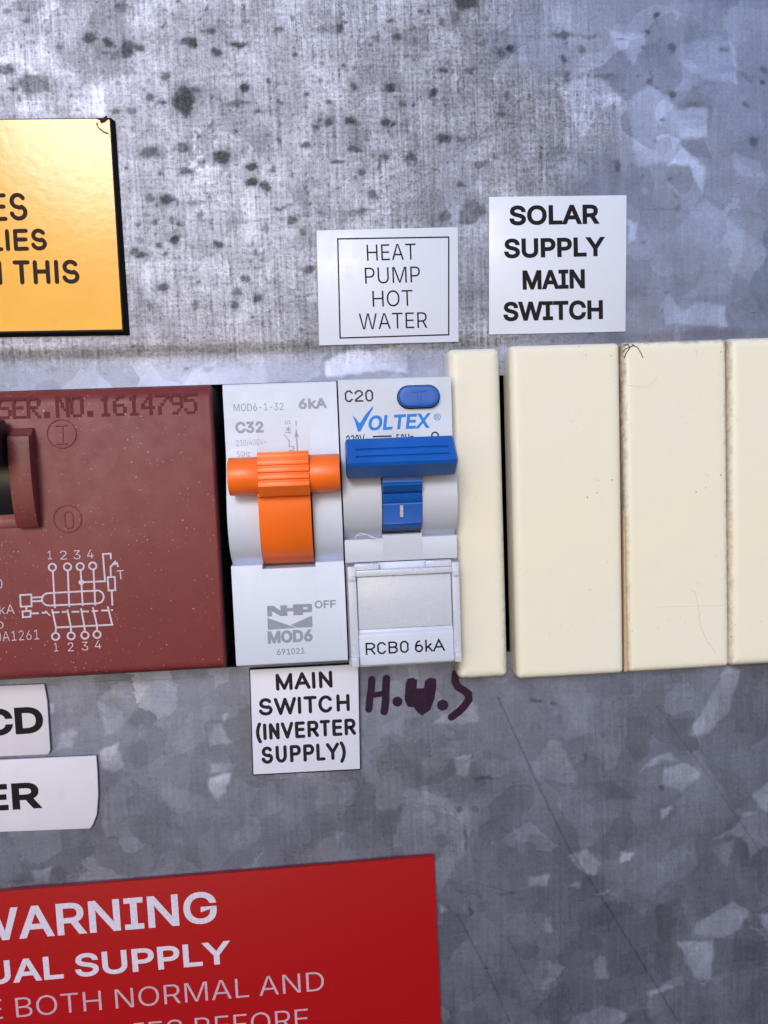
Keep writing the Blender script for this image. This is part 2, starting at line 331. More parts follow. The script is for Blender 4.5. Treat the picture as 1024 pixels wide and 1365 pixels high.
# glyph: (advance, left bearing, right bearing, [strokes]); a stroke is (points, closed, straight-ended)
def S_curve():
    return A(.5, .745, .44, .255, 28, 180, 10) + A(.42, .745, .36, .245, 180, 250, 5)[1:] + [(.62, .455)] + A(.53, .26, .47, .26, 62, -90, 10) + A(.5, .28, .5, .28, -90, -168, 8)[1:]
G = {
 'A': (.93, .0, .0, [([(0, 0), (.5, 1), (1, 0)], 0, 1), ([(.19, .33), (.81, .33)], 0, 0)]),
 'B': (.93, .10, .06, [([(0, 0), (0, 1), (.60, 1)] + A(.60, .76, .34, .24, 90, -90, 10) + [(.62, .52)] + A(.64, .26, .36, .26, 90, -90, 10) + [(0, 0)], 1, 0), ([(0, .52), (.62, .52)], 0, 0)]),
 'C': (1.0, .06, .06, [(A(.5, .5, .5, .5, 38, 322, 26), 0, 0)]),
 'D': (1.0, .11, .06, [([(0, 0), (0, 1), (.45, 1)] + A(.45, .5, .55, .5, 90, -90, 16) + [(0, 0)], 1, 0)]),
 'E': (.93, .11, .06, [([(1, 1), (0, 1), (0, 0), (1, 0)], 0, 1), ([(0, .52), (.92, .52)], 0, 1)]),
 'F': (.85, .11, .05, [([(1, 1), (0, 1), (0, 0)], 0, 1), ([(0, .5), (.85, .5)], 0, 1)]),
 'G': (1.09, .06, .08, [(A(.5, .5, .5, .5, 42, 335, 26) + [(.97, .30), (.97, .47), (.55, .47)], 0, 0)]),
 'H': (1.0, .11, .11, [([(0, 0), (0, 1)], 0, 1), ([(1, 0), (1, 1)], 0, 1), ([(0, .53), (1, .53)], 0, 0)]),
 'I': (.39, .13, .13, [([(.5, 0), (.5, 1)], 0, 1)]),
 'L': (.78, .10, .04, [([(0, 1), (0, 0), (1, 0)], 0, 1)]),
 'M': (1.16, .10, .10, [([(0, 0), (0, 1), (.5, .04), (1, 1), (1, 0)], 0, 1)]),
 'N': (1.0, .11, .11, [([(0, 0), (0, 1), (1, 0), (1, 1)], 0, 1)]),
 'O': (1.09, .06, .06, [(A(.5, .5, .5, .5, 0, 360, 32)[:-1], 1, 0)]),
 'P': (.93, .11, .05, [([(0, 0), (0, 1), (.6, 1)] + A(.6, .735, .4, .265, 90, -90, 12), 0, 2), ([(0, .47), (.6, .47)], 0, 0)]),
 'R': (1.0, .11, .02, [([(0, 0), (0, 1), (.58, 1)] + A(.58, .735, .36, .265, 90, -90, 12), 0, 2), ([(0, .47), (.58, .47)], 0, 0), ([(.48, .47), (.97, 0)], 0, 1)]),
 'S': (.93, .06, .06, [(S_curve(), 0, 0)]),
 'T': (.85, .03, .03, [([(0, 1), (1, 1)], 0, 1), ([(.5, 1), (.5, 0)], 0, 1)]),
 'U': (1.0, .11, .11, [([(0, 1), (0, .38)] + A(.5, .38, .5, .38, 180, 360, 14) + [(1, 1)], 0, 1)]),
 'V': (.93, .0, .0, [([(0, 1), (.5, 0), (1, 1)], 0, 1)]),
 'W': (1.32, .01, .01, [([(0, 1), (.25, 0), (.5, .98), (.75, 0), (1, 1)], 0, 1)]),
 'X': (.93, .0, .0, [([(0, 0), (1, 1)], 0, 1), ([(0, 1), (1, 0)], 0, 1)]),
 'Y': (.93, .0, .0, [([(0, 1), (.5, .44), (1, 1)], 0, 1), ([(.5, .46), (.5, 0)], 0, 1)]),
 'k': (.70, .09, .02, [([(0, 0), (0, 1)], 0, 1), ([(.92, .70), (.05, .28)], 0, 0), ([(.38, .42), (.98, 0)], 0, 1)]),
 'z': (.70, .04, .04, [([(0, .68), (.95, .68), (.0, 0), (1, 0)], 0, 1)]),
 'o': (.78, .05, .05, [(A(.5, .36, .5, .36, 0, 360, 24)[:-1], 1, 0)]),
 '0': (.78, .06, .06, [(A(.5, .5, .5, .5, 0, 360, 28)[:-1], 1, 0)]),
 '1': (.78, .18, .26, [([(0, .72), (.55, .86), (.95, 1), (.95, 0)], 0, 1)]),
 '2': (.78, .05, .06, [(A(.5, .72, .48, .28, 165, -20, 14) + [(.72, .40), (.25, .16), (0, 0), (1, 0)], 0, 1)]),
 '3': (.78, .06, .06, [(A(.48, .75, .42, .25, 160, -90, 14) + [(.38, .52)], 0, 0), ([(.38, .52)] + A(.47, .26, .53, .26, 90, -165, 16), 0, 0)]),
 '4': (.78, .03, .06, [([(.76, 0), (.76, 1), (0, .30)], 0, 2), ([(-.02, .30), (1, .30)], 0, 0)]),
 '5': (.78, .06, .06, [([(.90, 1), (.20, 1), (.08, .50)] + A(.48, .32, .52, .32, 130, -160, 16), 0, 0)]),
 '6': (.78, .06, .06, [(A(.55, .62, .50, .38, 40, 165, 10) + [(.0, .36)], 0, 0), (A(.5, .32, .5, .32, 0, 360, 24)[:-1], 1, 0)]),
 '7': (.78, .06, .06, [([(0, 1), (1, 1), (.62, .5), (.36, 0)], 0, 1)]),
 '9': (.78, .06, .06, [(A(.45, .38, .50, .38, 220, 345, 10) + [(1, .64)], 0, 0), (A(.5, .68, .5, .32, 0, 360, 24)[:-1], 1, 0)]),
 '-': (.46, .05, .05, [([(0, .36), (1, .36)], 0, 1)]),
 '/': (.39, .0, .0, [([(0, 0), (1, 1)], 0, 1)]),
 '.': (.39, .13, .13, [([(.5, 0), (.5, .12)], 0, 1)]),
 '~': (.81, .05, .05, [([(0, .40)] + [(k/12, .46 + .10*math.sin(2*PI*k/12)) for k in range(13)][1:], 0, 0)]),
 '(': (.50, .06, .02, [([((k/6)**2, .42+.66*k/6) for k in range(-6, 7)], 0, 0)]),
 ')': (.50, .02, .06, [([(1-(k/6)**2, .42+.66*k/6) for k in range(-6, 7)], 0, 0)]),
 ' ': (.39, 0, 0, []),
}
c_ = .30
def tech_rect(y0=0., y1=1.): return [(c_, y1), (0+c_, y1)] and [(1-c_, y1), (c_, y1), (0, y1-c_*.7), (0, y0+c_*.7), (c_, y0), (1-c_, y0), (1, y0+c_*.7), (1, y1-c_*.7)]
TECH = dict(G)          # squarish technical lettering of the blue-lever breaker
TECH.update({
 'C': (.80, .09, .07, [([(1, .76), (1, .79), (1-c_, 1), (c_, 1), (0, .79), (0, .21), (c_, 0), (1-c_, 0), (1, .21), (1, .24)], 0, 0)]),
 '0': (.80, .09, .09, [(tech_rect(), 1, 0)]), 'O': (.80, .09, .09, [(tech_rect(), 1, 0)]),
 '2': (.80, .07, .07, [([(0, .76), (0, .82), (c_, 1), (1-c_, 1), (1, .79), (1, .62), (0, .12), (0, 0), (1, 0)], 0, 1)]),
 'R': (.82, .09, .05, [([(0, 0), (0, 1), (.7, 1), (1, .84), (1, .62), (.7, .46)], 0, 2), ([(0, .46), (.7, .46)], 0, 0), ([(.55, .46), (1, 0)], 0, 1)]),
 'B': (.82, .09, .07, [([(0, 0), (0, 1), (.68, 1), (.95, .86), (.95, .66), (.72, .53), (1, .38), (1, .16), (.7, 0)], 1, 0), ([(0, .53), (.72, .53)], 0, 0)]),
 '6': (.80, .08, .08, [([(.72, 1), (c_, .92), (.06, .66), (0, .40)], 0, 0), ([(0, .40), (0, .2), (c_, 0), (1-c_, 0), (1, .2), (1, .40), (1-c_, .58), (c_, .58)], 1, 0)]),
 '3': (.80, .07, .07, [([(0, .8), (c_, 1), (1-c_, 1), (1, .8), (1, .68), (.7, .53), (1, .38), (1, .2), (1-c_, 0), (c_, 0), (0, .2)], 0, 0)]),
 '5': (.80, .07, .07, [([(.95, 1), (.05, 1), (.02, .56), (.65, .60), (1, .42), (1, .2), (1-c_, 0), (c_, 0), (0, .2)], 0, 0)]),
})

def stroke(bm, pts, w, closed=False, cap='flat', d=0.0, ext=0.0):
    """a flat ribbon of width w along pts; mitred joins, flat or round ends"""
    P = [Vector((p[0], p[1])) for p in pts]
    Q = [P[0]]
    for p in P[1:]:
        if (p-Q[-1]).length > w*0.02: Q.append(p)
    P = Q
    if closed and (P[0]-P[-1]).length < w*0.02: P.pop()
    n = len(P)
    if n < 2: return
    if ext and not closed:
        P[0] = P[0] + (P[0]-P[1]).normalized()*ext; P[-1] = P[-1] + (P[-1]-P[-2]).normalized()*ext
    h = w/2
    L, R_ = [], []
    for i in range(n):
        t0 = (P[i]-P[i-1]).normalized() if (i > 0 or closed) else None
        t1 = (P[(i+1) % n]-P[i]).normalized() if (i < n-1 or closed) else None
        if t0 is None: t0 = t1
        if t1 is None: t1 = t0
        n0, n1 = Vector((-t0.y, t0.x)), Vector((-t1.y, t1.x))
        m = n0+n1
        if m.length < 1e-4: m = n0.copy()
        m.normalize(); k = min(1/max(m.dot(n1), 0.2), 2.6)
        L.append(P[i]+m*h*k); R_.append(P[i]-m*h*k)
    a = [V(bm, q.x, d, q.y) for q in L]; b = [V(bm, q.x, d, q.y) for q in R_]
    for i in range(n if closed else n-1):
        face(bm, (a[i], a[(i+1) % n], b[(i+1) % n], b[i]))
    if cap == 'round' and not closed:
        for i, t, l, r in ((0, (P[0]-P[1]).normalized(), b[0], a[0]), (n-1, (P[-1]-P[-2]).normalized(), a[-1], b[-1])):
            nv = Vector((-t.y, t.x)); arc = []
            for k in range(1, 6):
                th = PI*k/6; q = P[i] + nv*h*math.cos(th) + t*h*math.sin(th); arc.append(V(bm, q.x, d, q.y))
            face(bm, [l]+arc+[r])

def text(bm, string, p0, p1, h, sw, d, font=G, cap='flat', shear=0.0, jitter=0.0, track=0.0):
    """string from p0 to p1 (baseline ends, mm), cap height h, stroke width sw, on the plane d"""
    p0, p1 = Vector(p0), Vector(p1)
    ux = (p1-p0).normalized(); uz = Vector((-ux.y, ux.x))
    adv = sum(font[c][0]+track for c in string) - track
    lsb, rsb = font[string[0]][1], font[string[-1]][2]
    W = (p1-p0).length; kx = W/((adv-lsb-rsb)*h)
    x = -lsb*h*kx; nst = 0
    for c in string:
        ad, l, r, st = font[c]
        gx0, gx1 = x + l*h*kx, x + (ad-r)*h*kx
        jx, jz = random.uniform(-jitter, jitter), random.uniform(-jitter, jitter)
        for i, (pts, closed, straight) in enumerate(st):
            q = []
            diag = c in 'AVWXYMN'
            for px, py in pts:
                lx = gx0 + sw/2 + px*max(gx1-gx0-sw, 0.0) if c not in 'I1.' or c == '1' else (gx0+gx1)/2
                lz = sw/2 + py*(h-sw)
                lx += shear*lz + jx; lz += jz
                w_ = p0 + ux*lx + uz*lz; q.append((w_.x, w_.y))
            if cap == 'round':
                part, parts = [q[0]], []
                for j in range(1, len(q)-1):
                    part.append(q[j])
                    if (Vector(q[j])-Vector(q[j-1])).normalized().dot((Vector(q[j+1])-Vector(q[j])).normalized()) < .5: parts.append(part); part = [q[j]]
                parts.append(part+[q[-1]])
                if len(parts) > 1 and not closed:
                    for j, pp in enumerate(parts): stroke(bm, pp, sw, False, cap, d + 0.004*j + 0.018*i)
                    continue
            ext = sw/2 if straight and cap == 'flat' else 0.0
            if straight == 2 and ext and not closed:
                v0 = (Vector(q[0])-Vector(q[1])).normalized()*ext; q[0] = (q[0][0]+v0.x, q[0][1]+v0.y); ext = 0.0
            stroke(bm, q, sw, closed, cap, d + 0.006*i, ext)
        x += (ad+track)*h*kx

# outlines of a plain grotesque for the printed labels: advance and contours, cap height 509
OUT = {'A':(480,[(16,0,201,509,276,509,463,0,395,0,287,302,264,372,232,478,245,478,213,371,191,302,85,0),(110,142,110,199,370,199,370,142)]),
'B':(456,[(60,0,60,509,241,509,289,504,329,491,359,469,381,442,394,410,398,374,395,344,387,320,373,301,356,286,336,275,315,267,315,262,339,257,363,245,385,227,402,203,414,173,418,136,413,100,400,67,377,39,344,18,301,4,247,0),(125,57,245,57,296,63,330,80,349,105,355,137,352,161,342,184,327,203,306,218,279,228,248,231,125,231),(125,285,238,285,265,288,288,296,308,309,323,326,333,348,336,372,330,403,313,429,283,446,240,452,125,452)]),
'C':(510,[(267,-7,205,1,150,25,104,63,70,115,53,157,44,203,40,254,44,305,53,352,70,393,104,445,150,484,205,508,267,516,305,513,340,504,373,490,402,471,427,447,448,418,463,385,473,348,408,348,401,373,389,395,375,413,357,428,337,440,315,449,292,454,267,456,223,450,184,432,150,403,125,364,109,314,103,254,109,194,125,145,151,105,184,76,223,59,267,53,292,55,315,60,337,69,357,81,375,96,389,114,401,136,408,160,473,160,463,124,448,91,428,62,402,38,373,19,341,5,305,-4)]),
'D':(502,[(219,0,96,0,96,57,215,57,272,63,318,81,354,110,379,149,394,198,399,255,394,312,379,361,354,399,320,428,275,446,221,452,93,452,93,509,225,509,294,501,353,478,399,441,433,391,449,351,458,306,462,255,458,205,449,159,433,119,398,68,351,31,312,14,268,3),(125,509,125,0,60,0,60,509)]),
'E':(419,[(60,0,60,509,372,509,372,452,125,452,125,286,355,286,355,229,125,229,125,57,375,57,375,0)]),
'F':(410,[(60,0,60,509,369,509,369,452,125,452,125,278,346,278,346,221,125,221,125,0)]),
'G':(520,[(269,-7,205,1,149,25,104,64,69,116,53,157,43,203,40,254,43,305,53,352,69,393,103,445,149,484,203,508,265,516,304,513,340,504,374,489,403,469,429,445,449,416,465,384,474,349,408,349,399,372,387,393,373,411,356,427,337,439,315,448,291,454,265,456,222,450,183,432,150,404,125,364,109,314,103,254,109,194,125,145,151,105,184,76,224,59,269,53,309,57,345,71,374,93,396,123,410,160,415,202,434,199,283,199,283,256,478,256,478,200,471,141,451,91,419,50,377,19,326,0)]),
'H':(517,[(60,0,60,509,125,509,125,289,392,289,392,509,457,509,457,0,392,0,392,232,125,232,125,0)]),
'I':(300,[(31,0,31,57,118,57,118,452,31,452,31,509,269,509,269,452,183,452,183,57,269,57,269,0)]),
'L':(393,[(60,0,60,509,125,509,125,57,361,57,361,0)]),
'M':(628,[(60,0,60,509,152,509,277,187,287,159,299,123,311,84,322,49,307,49,318,83,330,121,342,158,352,187,476,509,568,509,568,0,504,0,504,291,504,327,505,369,506,413,507,457,513,457,498,409,482,363,467,322,456,291,342,0,286,0,170,291,159,321,145,361,129,408,112,457,119,457,120,416,121,372,122,328,122,291,122,0)]),
'N':(523,[(60,0,60,509,136,509,343,183,363,151,388,107,414,55,405,54,401,108,399,157,399,195,399,509,463,509,463,0,387,0,202,290,177,331,148,381,108,452,119,454,122,384,124,328,125,291,125,0)]),
'O':(533,[(267,-7,205,1,150,25,105,63,70,115,53,157,44,203,40,254,44,305,53,352,70,393,105,445,150,484,205,508,267,516,329,508,384,484,429,445,464,393,480,352,490,305,493,254,490,203,480,157,464,115,429,63,384,25,329,1),(267,53,310,59,349,76,383,105,408,144,425,194,430,254,425,314,408,365,383,404,349,433,310,450,267,456,223,450,184,433,151,404,125,364,109,314,103,254,109,194,125,144,151,105,184,76,223,59)]),
'P':(445,[(60,0,60,509,235,509,289,503,332,487,366,462,390,430,404,391,409,348,404,304,390,265,366,233,332,207,289,191,235,186,109,186,109,242,233,242,269,246,297,256,318,272,333,294,342,319,344,348,342,376,333,402,318,423,297,439,268,449,232,452,125,452,125,0)]),
'R':(449,[(60,0,60,509,236,509,290,504,333,489,367,465,390,433,405,395,409,352,405,309,390,271,367,240,333,217,289,203,236,198,96,198,96,255,234,255,269,258,298,267,319,281,334,300,342,324,345,352,342,380,334,405,319,425,298,440,269,449,233,452,125,452,125,0),(353,0,230,229,303,229,428,0)]),
'S':(447,[(224,-9,172,-4,128,9,91,31,64,60,46,96,38,137,104,137,110,110,123,88,142,71,166,59,194,52,224,49,257,52,286,60,311,74,329,92,341,114,346,139,342,161,332,179,316,193,296,205,245,222,184,239,128,260,86,289,60,326,52,372,58,413,75,448,102,476,138,498,180,511,227,516,275,511,316,498,351,476,377,449,394,415,401,378,337,378,326,412,302,437,267,453,225,459,194,456,167,448,145,435,129,418,118,398,115,376,119,352,131,334,148,319,169,308,212,293,264,279,312,264,336,252,359,238,379,220,395,198,405,171,408,139,403,99,386,64,360,34,323,11,278,-4)]),
'T':(449,[(32,452,32,509,417,509,417,452,257,452,257,0,193,0,193,452)]),
'U':(517,[(259,-8,203,-2,154,15,114,43,85,80,66,124,60,173,60,509,124,509,124,178,128,144,141,113,160,87,187,68,220,56,259,52,298,56,331,68,357,87,377,113,389,144,393,178,393,509,457,509,457,173,451,124,433,80,403,43,363,15,315,-2)]),
'V':(480,[(204,0,16,509,84,509,192,206,215,137,248,31,235,31,267,138,290,206,395,509,463,509,278,0)]),
'W':(686,[(155,0,16,509,82,509,163,196,175,145,187,94,197,40,189,40,200,94,211,145,224,196,306,509,380,509,462,196,474,145,486,94,497,40,488,40,499,94,510,145,523,196,603,509,670,509,530,0,455,0,368,323,351,391,336,475,350,475,335,395,318,323,230,0)]),
'X':(474,[(18,0,217,284,217,236,29,509,104,509,178,400,204,361,223,329,243,292,232,292,252,329,272,361,298,400,374,509,446,509,259,239,259,287,456,0,382,0,292,129,268,165,250,195,230,231,244,231,225,196,206,166,182,129,91,0)]),
'Y':(472,[(203,0,203,208,16,509,91,509,192,344,222,292,250,230,224,230,251,293,280,344,381,509,455,509,268,208,268,0)]),
'k':(381,[(110,137,110,212,121,212,284,379,360,379,184,199,177,199),(53,0,53,509,114,509,114,0),(294,0,148,186,191,229,372,0)]),
'z':(380,[(42,0,42,46,254,320,254,323,48,323,48,379,333,379,333,331,126,60,126,56,339,56,339,0)]),
'o':(415,[(207,-8,159,-2,117,16,82,46,56,85,40,133,34,187,40,243,56,291,82,330,117,360,159,378,207,384,256,378,299,360,333,330,359,291,376,243,381,187,376,133,359,85,333,46,299,16,256,-2),(207,46,242,51,270,66,292,89,307,117,316,151,319,187,316,224,307,258,292,287,270,310,242,325,207,330,173,325,145,310,124,287,108,258,99,224,96,187,99,151,108,117,124,89,145,66,173,51)]),
'0':(453,[(227,-7,174,1,130,24,95,62,69,113,57,155,50,202,48,254,50,306,57,353,69,395,95,447,130,484,174,508,227,516,279,508,323,484,358,447,384,395,396,353,403,306,405,254,403,202,396,155,384,113,359,62,323,24,279,1),(227,50,261,56,290,74,313,103,330,144,340,194,344,254,340,314,330,365,313,405,290,435,261,453,227,460,192,453,163,435,140,405,123,365,113,314,109,254,113,194,123,144,140,103,163,74,192,56)]),
'1':(453,[(76,0,76,55,391,55,391,0),(276,509,276,0,212,0,212,448,209,448,86,358,86,427,198,509)]),
'2':(453,[(64,0,64,47,234,229,282,282,299,305,311,327,318,348,320,371,317,397,308,419,293,436,273,449,250,457,224,460,196,457,172,447,153,433,139,413,130,390,127,362,66,362,71,405,86,442,111,473,143,496,182,511,225,516,268,511,306,497,337,474,361,445,376,411,381,372,378,345,371,318,357,290,336,259,306,223,267,180,153,60,153,57,389,57,389,0)]),
'3':(453,[(218,-7,173,-3,133,10,98,30,70,57,52,91,44,132,109,132,115,107,126,87,144,71,165,59,191,52,219,50,248,53,275,61,297,74,315,93,325,116,329,145,326,172,316,196,299,217,275,234,242,244,201,248,157,248,157,299,288,448,288,452,70,452,70,509,372,509,372,461,211,278,211,289,264,288,308,276,344,253,371,222,387,186,393,145,387,103,370,66,344,36,309,12,266,-2)]),
'4':(453,[(40,105,40,158,247,509,311,509,109,166,109,163,413,163,413,105),(282,0,282,121,282,146,282,318,343,318,343,0)]),
'5':(453,[(221,-7,178,-2,140,11,108,32,83,60,66,93,60,130,122,130,127,108,138,89,154,73,173,60,196,52,221,50,250,53,276,64,298,82,314,104,324,131,328,162,324,193,314,221,297,244,275,262,248,273,218,277,192,275,167,268,145,258,128,246,67,253,96,509,366,509,366,452,151,452,134,301,136,301,155,315,178,325,203,331,229,334,263,330,294,321,321,306,345,285,364,260,379,231,388,199,391,163,385,117,369,76,343,41,309,15,268,-1)]),
'6':(453,[(226,-7,182,-1,142,15,109,40,84,74,69,115,64,162,68,199,80,239,102,285,137,340,252,509,322,509,151,261,145,261,165,288,196,307,214,312,235,314,278,309,316,295,346,271,370,240,384,201,389,157,384,112,368,73,343,39,310,14,271,-2),(226,48,254,52,279,63,299,79,314,101,324,128,327,157,324,187,314,213,299,235,279,251,254,262,226,265,198,262,174,252,153,235,138,214,128,188,125,158,128,128,138,102,153,79,174,63,198,52)]),
'7':(453,[(97,0,323,448,323,452,62,452,62,509,391,509,391,449,165,0)]),
'8':(453,[(226,-7,178,-2,136,11,101,33,74,62,57,96,52,135,55,166,65,195,81,220,101,241,125,256,153,265,153,267,119,282,93,308,76,342,70,380,75,417,90,450,114,477,146,498,184,511,226,516,269,511,306,498,337,477,361,450,377,417,382,380,376,342,359,308,333,282,300,267,300,265,327,256,351,241,372,220,387,195,397,166,401,135,395,96,378,62,352,33,317,11,275,-2),(226,49,258,52,285,60,307,74,323,91,333,113,337,139,333,165,322,189,305,208,283,223,256,232,226,235,196,232,169,223,147,208,130,189,119,165,115,139,119,113,129,91,145,74,167,60,195,52),(226,290,252,292,274,300,293,313,307,330,316,351,319,376,316,399,308,420,294,437,275,449,252,457,226,460,200,457,177,449,159,437,145,420,136,399,133,376,136,351,145,330,159,313,178,300,201,292)]),
'9':(453,[(226,516,271,510,310,494,343,468,368,434,384,393,389,347,385,309,373,270,350,224,315,168,200,0,130,0,301,248,307,248,287,221,257,202,238,196,218,195,175,199,137,214,106,237,83,269,68,307,64,352,69,397,85,436,110,469,143,494,182,510),(226,460,199,457,174,446,154,429,138,407,129,381,125,352,129,322,138,295,154,274,174,257,199,247,226,243,254,247,279,257,299,273,314,295,324,321,327,350,324,381,314,407,299,429,279,446,254,457)]),
'-':(453,[(337,244,337,188,114,188,114,244)]),
'/':(249,[(235,533,71,-76,14,-76,178,533)]),
'~':(453,[(52,150,55,188,66,218,82,240,103,255,127,263,151,266,175,264,197,256,220,241,246,221,275,198,299,192,318,196,332,207,341,226,344,253,400,253,397,215,386,185,370,163,349,148,326,139,301,137,276,139,254,148,232,162,207,182,177,204,154,210,136,207,121,196,111,178,108,150)])}
from mathutils.geometry import delaunay_2d_cdt
def outline_text(bm, string, p0, p1, h, sw, d, shear=0.0):
    p0, p1 = Vector(p0), Vector(p1); ux = (p1-p0).normalized(); uz = Vector((-ux.y, ux.x)); W = (p1-p0).length
    dl_ = (sw-.128*h)/2; sy = (h-2*dl_)/509
    X0, x = [], 0.0
    for c in string:
        X0.append(x); x += 170 if c == ' ' else OUT[c][0]
    xa = X0[0]+min(min(q[0::2]) for q in OUT[string[0]][1]); xb = X0[-1]+max(max(q[0::2]) for q in OUT[string[-1]][1])
    sx = (W-2*dl_)/(xb-xa)
    for c, gx in zip(string, X0):
        if c == ' ': continue
        cs = []
        for q in OUT[c][1]:
            P = [Vector(((gx+q[i]-xa)*sx+dl_, q[i+1]*sy+dl_)) for i in range(0, len(q), 2)]
            ar = sum(P[i-1].x*P[i].y-P[i].x*P[i-1].y for i in range(len(P)))
            N = []
            for i in range(len(P)):
                t0, t1 = (P[i]-P[i-1]).normalized(), (P[(i+1) % len(P)]-P[i]).normalized()
                n0, n1 = Vector((t0.y, -t0.x)), Vector((t1.y, -t1.x)); m = n0+n1
                if m.length < .3: m = n0
                m.normalize(); N.append(P[i]+m*dl_*OSIGN/max(m.dot(n1), .45))
            cs.append((ar, N, [(float(q[i]), float(q[i+1]), 0.0) for i in range(0, len(q), 2)]))
        # one triangulation of all contours, keeping what winds once or more (contours may overlap)
        pts, eds = [], []
        for ar, P, raw in cs:
            o_ = len(pts); pts += [p*50 for p in P]; eds += [(o_+i, o_+(i+1) % len(P)) for i in range(len(P))]
        res = delaunay_2d_cdt(pts, eds, [], 0, 1e-4)
        tri = []
        for t in res[2]:
            c0 = (res[0][t[0]]+res[0][t[1]]+res[0][t[2]])/3; wn = 0
            for a_, b_ in eds:
                a, b = pts[a_], pts[b_]
                if (a.y <= c0.y) != (b.y <= c0.y):
                    cr_ = (b.x-a.x)*(c0.y-a.y)-(c0.x-a.x)*(b.y-a.y)
                    if b.y > a.y and cr_ > 0: wn += 1
                    elif b.y <= a.y and cr_ < 0: wn -= 1
            if wn*OSIGN > 0: tri.append(t)
        vm_ = {}
        for t in tri:
            for i in t:
                if i not in vm_:
                    p = res[0][i]/50; w_ = p0+ux*(p.x+shear*p.y)+uz*p.y; vm_[i] = V(bm, w_.x, d, w_.y)
            face(bm, [vm_[i] for i in t])
_q = OUT['H'][1][0]
OSIGN = 1 if sum(_q[i-2]*_q[i+1]-_q[i]*_q[i-1] for i in range(0, len(_q), 2)) > 0 else -1

MPP = 1/8.0                                    # about one photo pixel in mm
def ptext(bm, string, a, b, hpx, swpx, d, **kw):
    k = (DIST-d)/FPX
    if not kw or set(kw) == {'shear'}: outline_text(bm, string, at(*a, d), at(*b, d), hpx*k, swpx*k, d, **kw)
    else: text(bm, string, at(*a, d), at(*b, d), hpx*k, swpx*k, d, **kw)
def zoomer(x0, y0, k):                         # photo crop coordinates -> photo pixels
    return lambda p: (x0 + p[0]/k, y0 + p[1]/k)
def poly(bm, pts, d):
    f = face(bm, [V(bm, x, d, z) for x, z in pts])
    return f
def disc(bm, c, r, d, n=16, rz=None): poly(bm, [(c[0]+r*math.cos(2*PI*k/n), c[1]+(rz or r)*math.sin(2*PI*k/n)) for k in range(n)], d)
def ring(bm, c, r, w_, d, n=28): stroke(bm, [(c[0]+r*math.cos(2*PI*k/n), c[1]+r*math.sin(2*PI*k/n)) for k in range(n)], w_, True, 'flat', d)
def lettering(name, bm, mat, parent, label=None):
    for f in bm.faces:
        f.normal_update()
        if f.normal.y > 0: f.normal_flip()
    return make(name, bm, mat, parent, smooth=0, label=label, recalc=False)

# ------------------------------------------------------------------ the panel with its marks, and the dark box behind it
HOLE = (-100.0, 80.0, -25.0, 22.0)
def lines(lo, hi, fine, far, must):
    v = list(np.arange(lo, hi+1e-6, fine)) + must + list(far)
    v = np.unique(np.round(v, 4)); return v
xs = lines(-72, 70, 0.25, [-170, -130, -100, -85, 80, 100, 130, 170], [])
zs = lines(-100, 88, 0.25, [-170, -130, -110, 100, 120, 150, 190], [HOLE[2], HOLE[3]])
X, Z = np.meshgrid(xs, zs)
def fold(z): return -0.28*np.clip((28.9-z)/2.6, 0, 1)**2*(3-2*np.clip((28.9-z)/2.6, 0, 1))
def vnoise(X, Z, s, seed):                     # small value noise
    r = np.random.default_rng(seed); T = r.random((64, 64)); gx, gz = X*s+500, Z*s+500
    ix, iz = np.floor(gx).astype(int), np.floor(gz).astype(int); fx, fz = gx-ix, gz-iz
    fx, fz = fx*fx*(3-2*fx), fz*fz*(3-2*fz)
    g = lambda a, b: T[a % 64, b % 64]
    return (g(ix, iz)*(1-fx)+g(ix+1, iz)*fx)*(1-fz) + (g(ix, iz+1)*(1-fx)+g(ix+1, iz+1)*fx)*fz
wx = (vnoise(X, Z, .9, 1)-.5)*1.1 + (vnoise(X, Z, 2.4, 2)-.5)*.5
wz = (vnoise(X, Z, .9, 3)-.5)*1.1 + (vnoise(X, Z, 2.4, 4)-.5)*.5
XW, ZW = X+wx, Z+wz
stain = np.zeros_like(X); flake = np.zeros_like(X); scratch = np.zeros_like(X)
def spot(u, v, rx, ry, s):
    x, z = at(u, v); rx, ry = max(rx*MPP, .3), max(ry*MPP, .3)
    q = np.sqrt(((X+wx*.6-x)/rx)**2 + ((Z+wz*.6-z)/ry)**2)
    core = np.clip((1.2-q)/0.5, 0, 1); edge = np.clip(1-np.abs(q-0.95)/0.2, 0, 1)*0.22; halo = np.clip((2.0-q)/1.4, 0, 1)*0.3
    np.maximum(stain, s*np.maximum(core*0.82+edge*core, halo), out=stain)
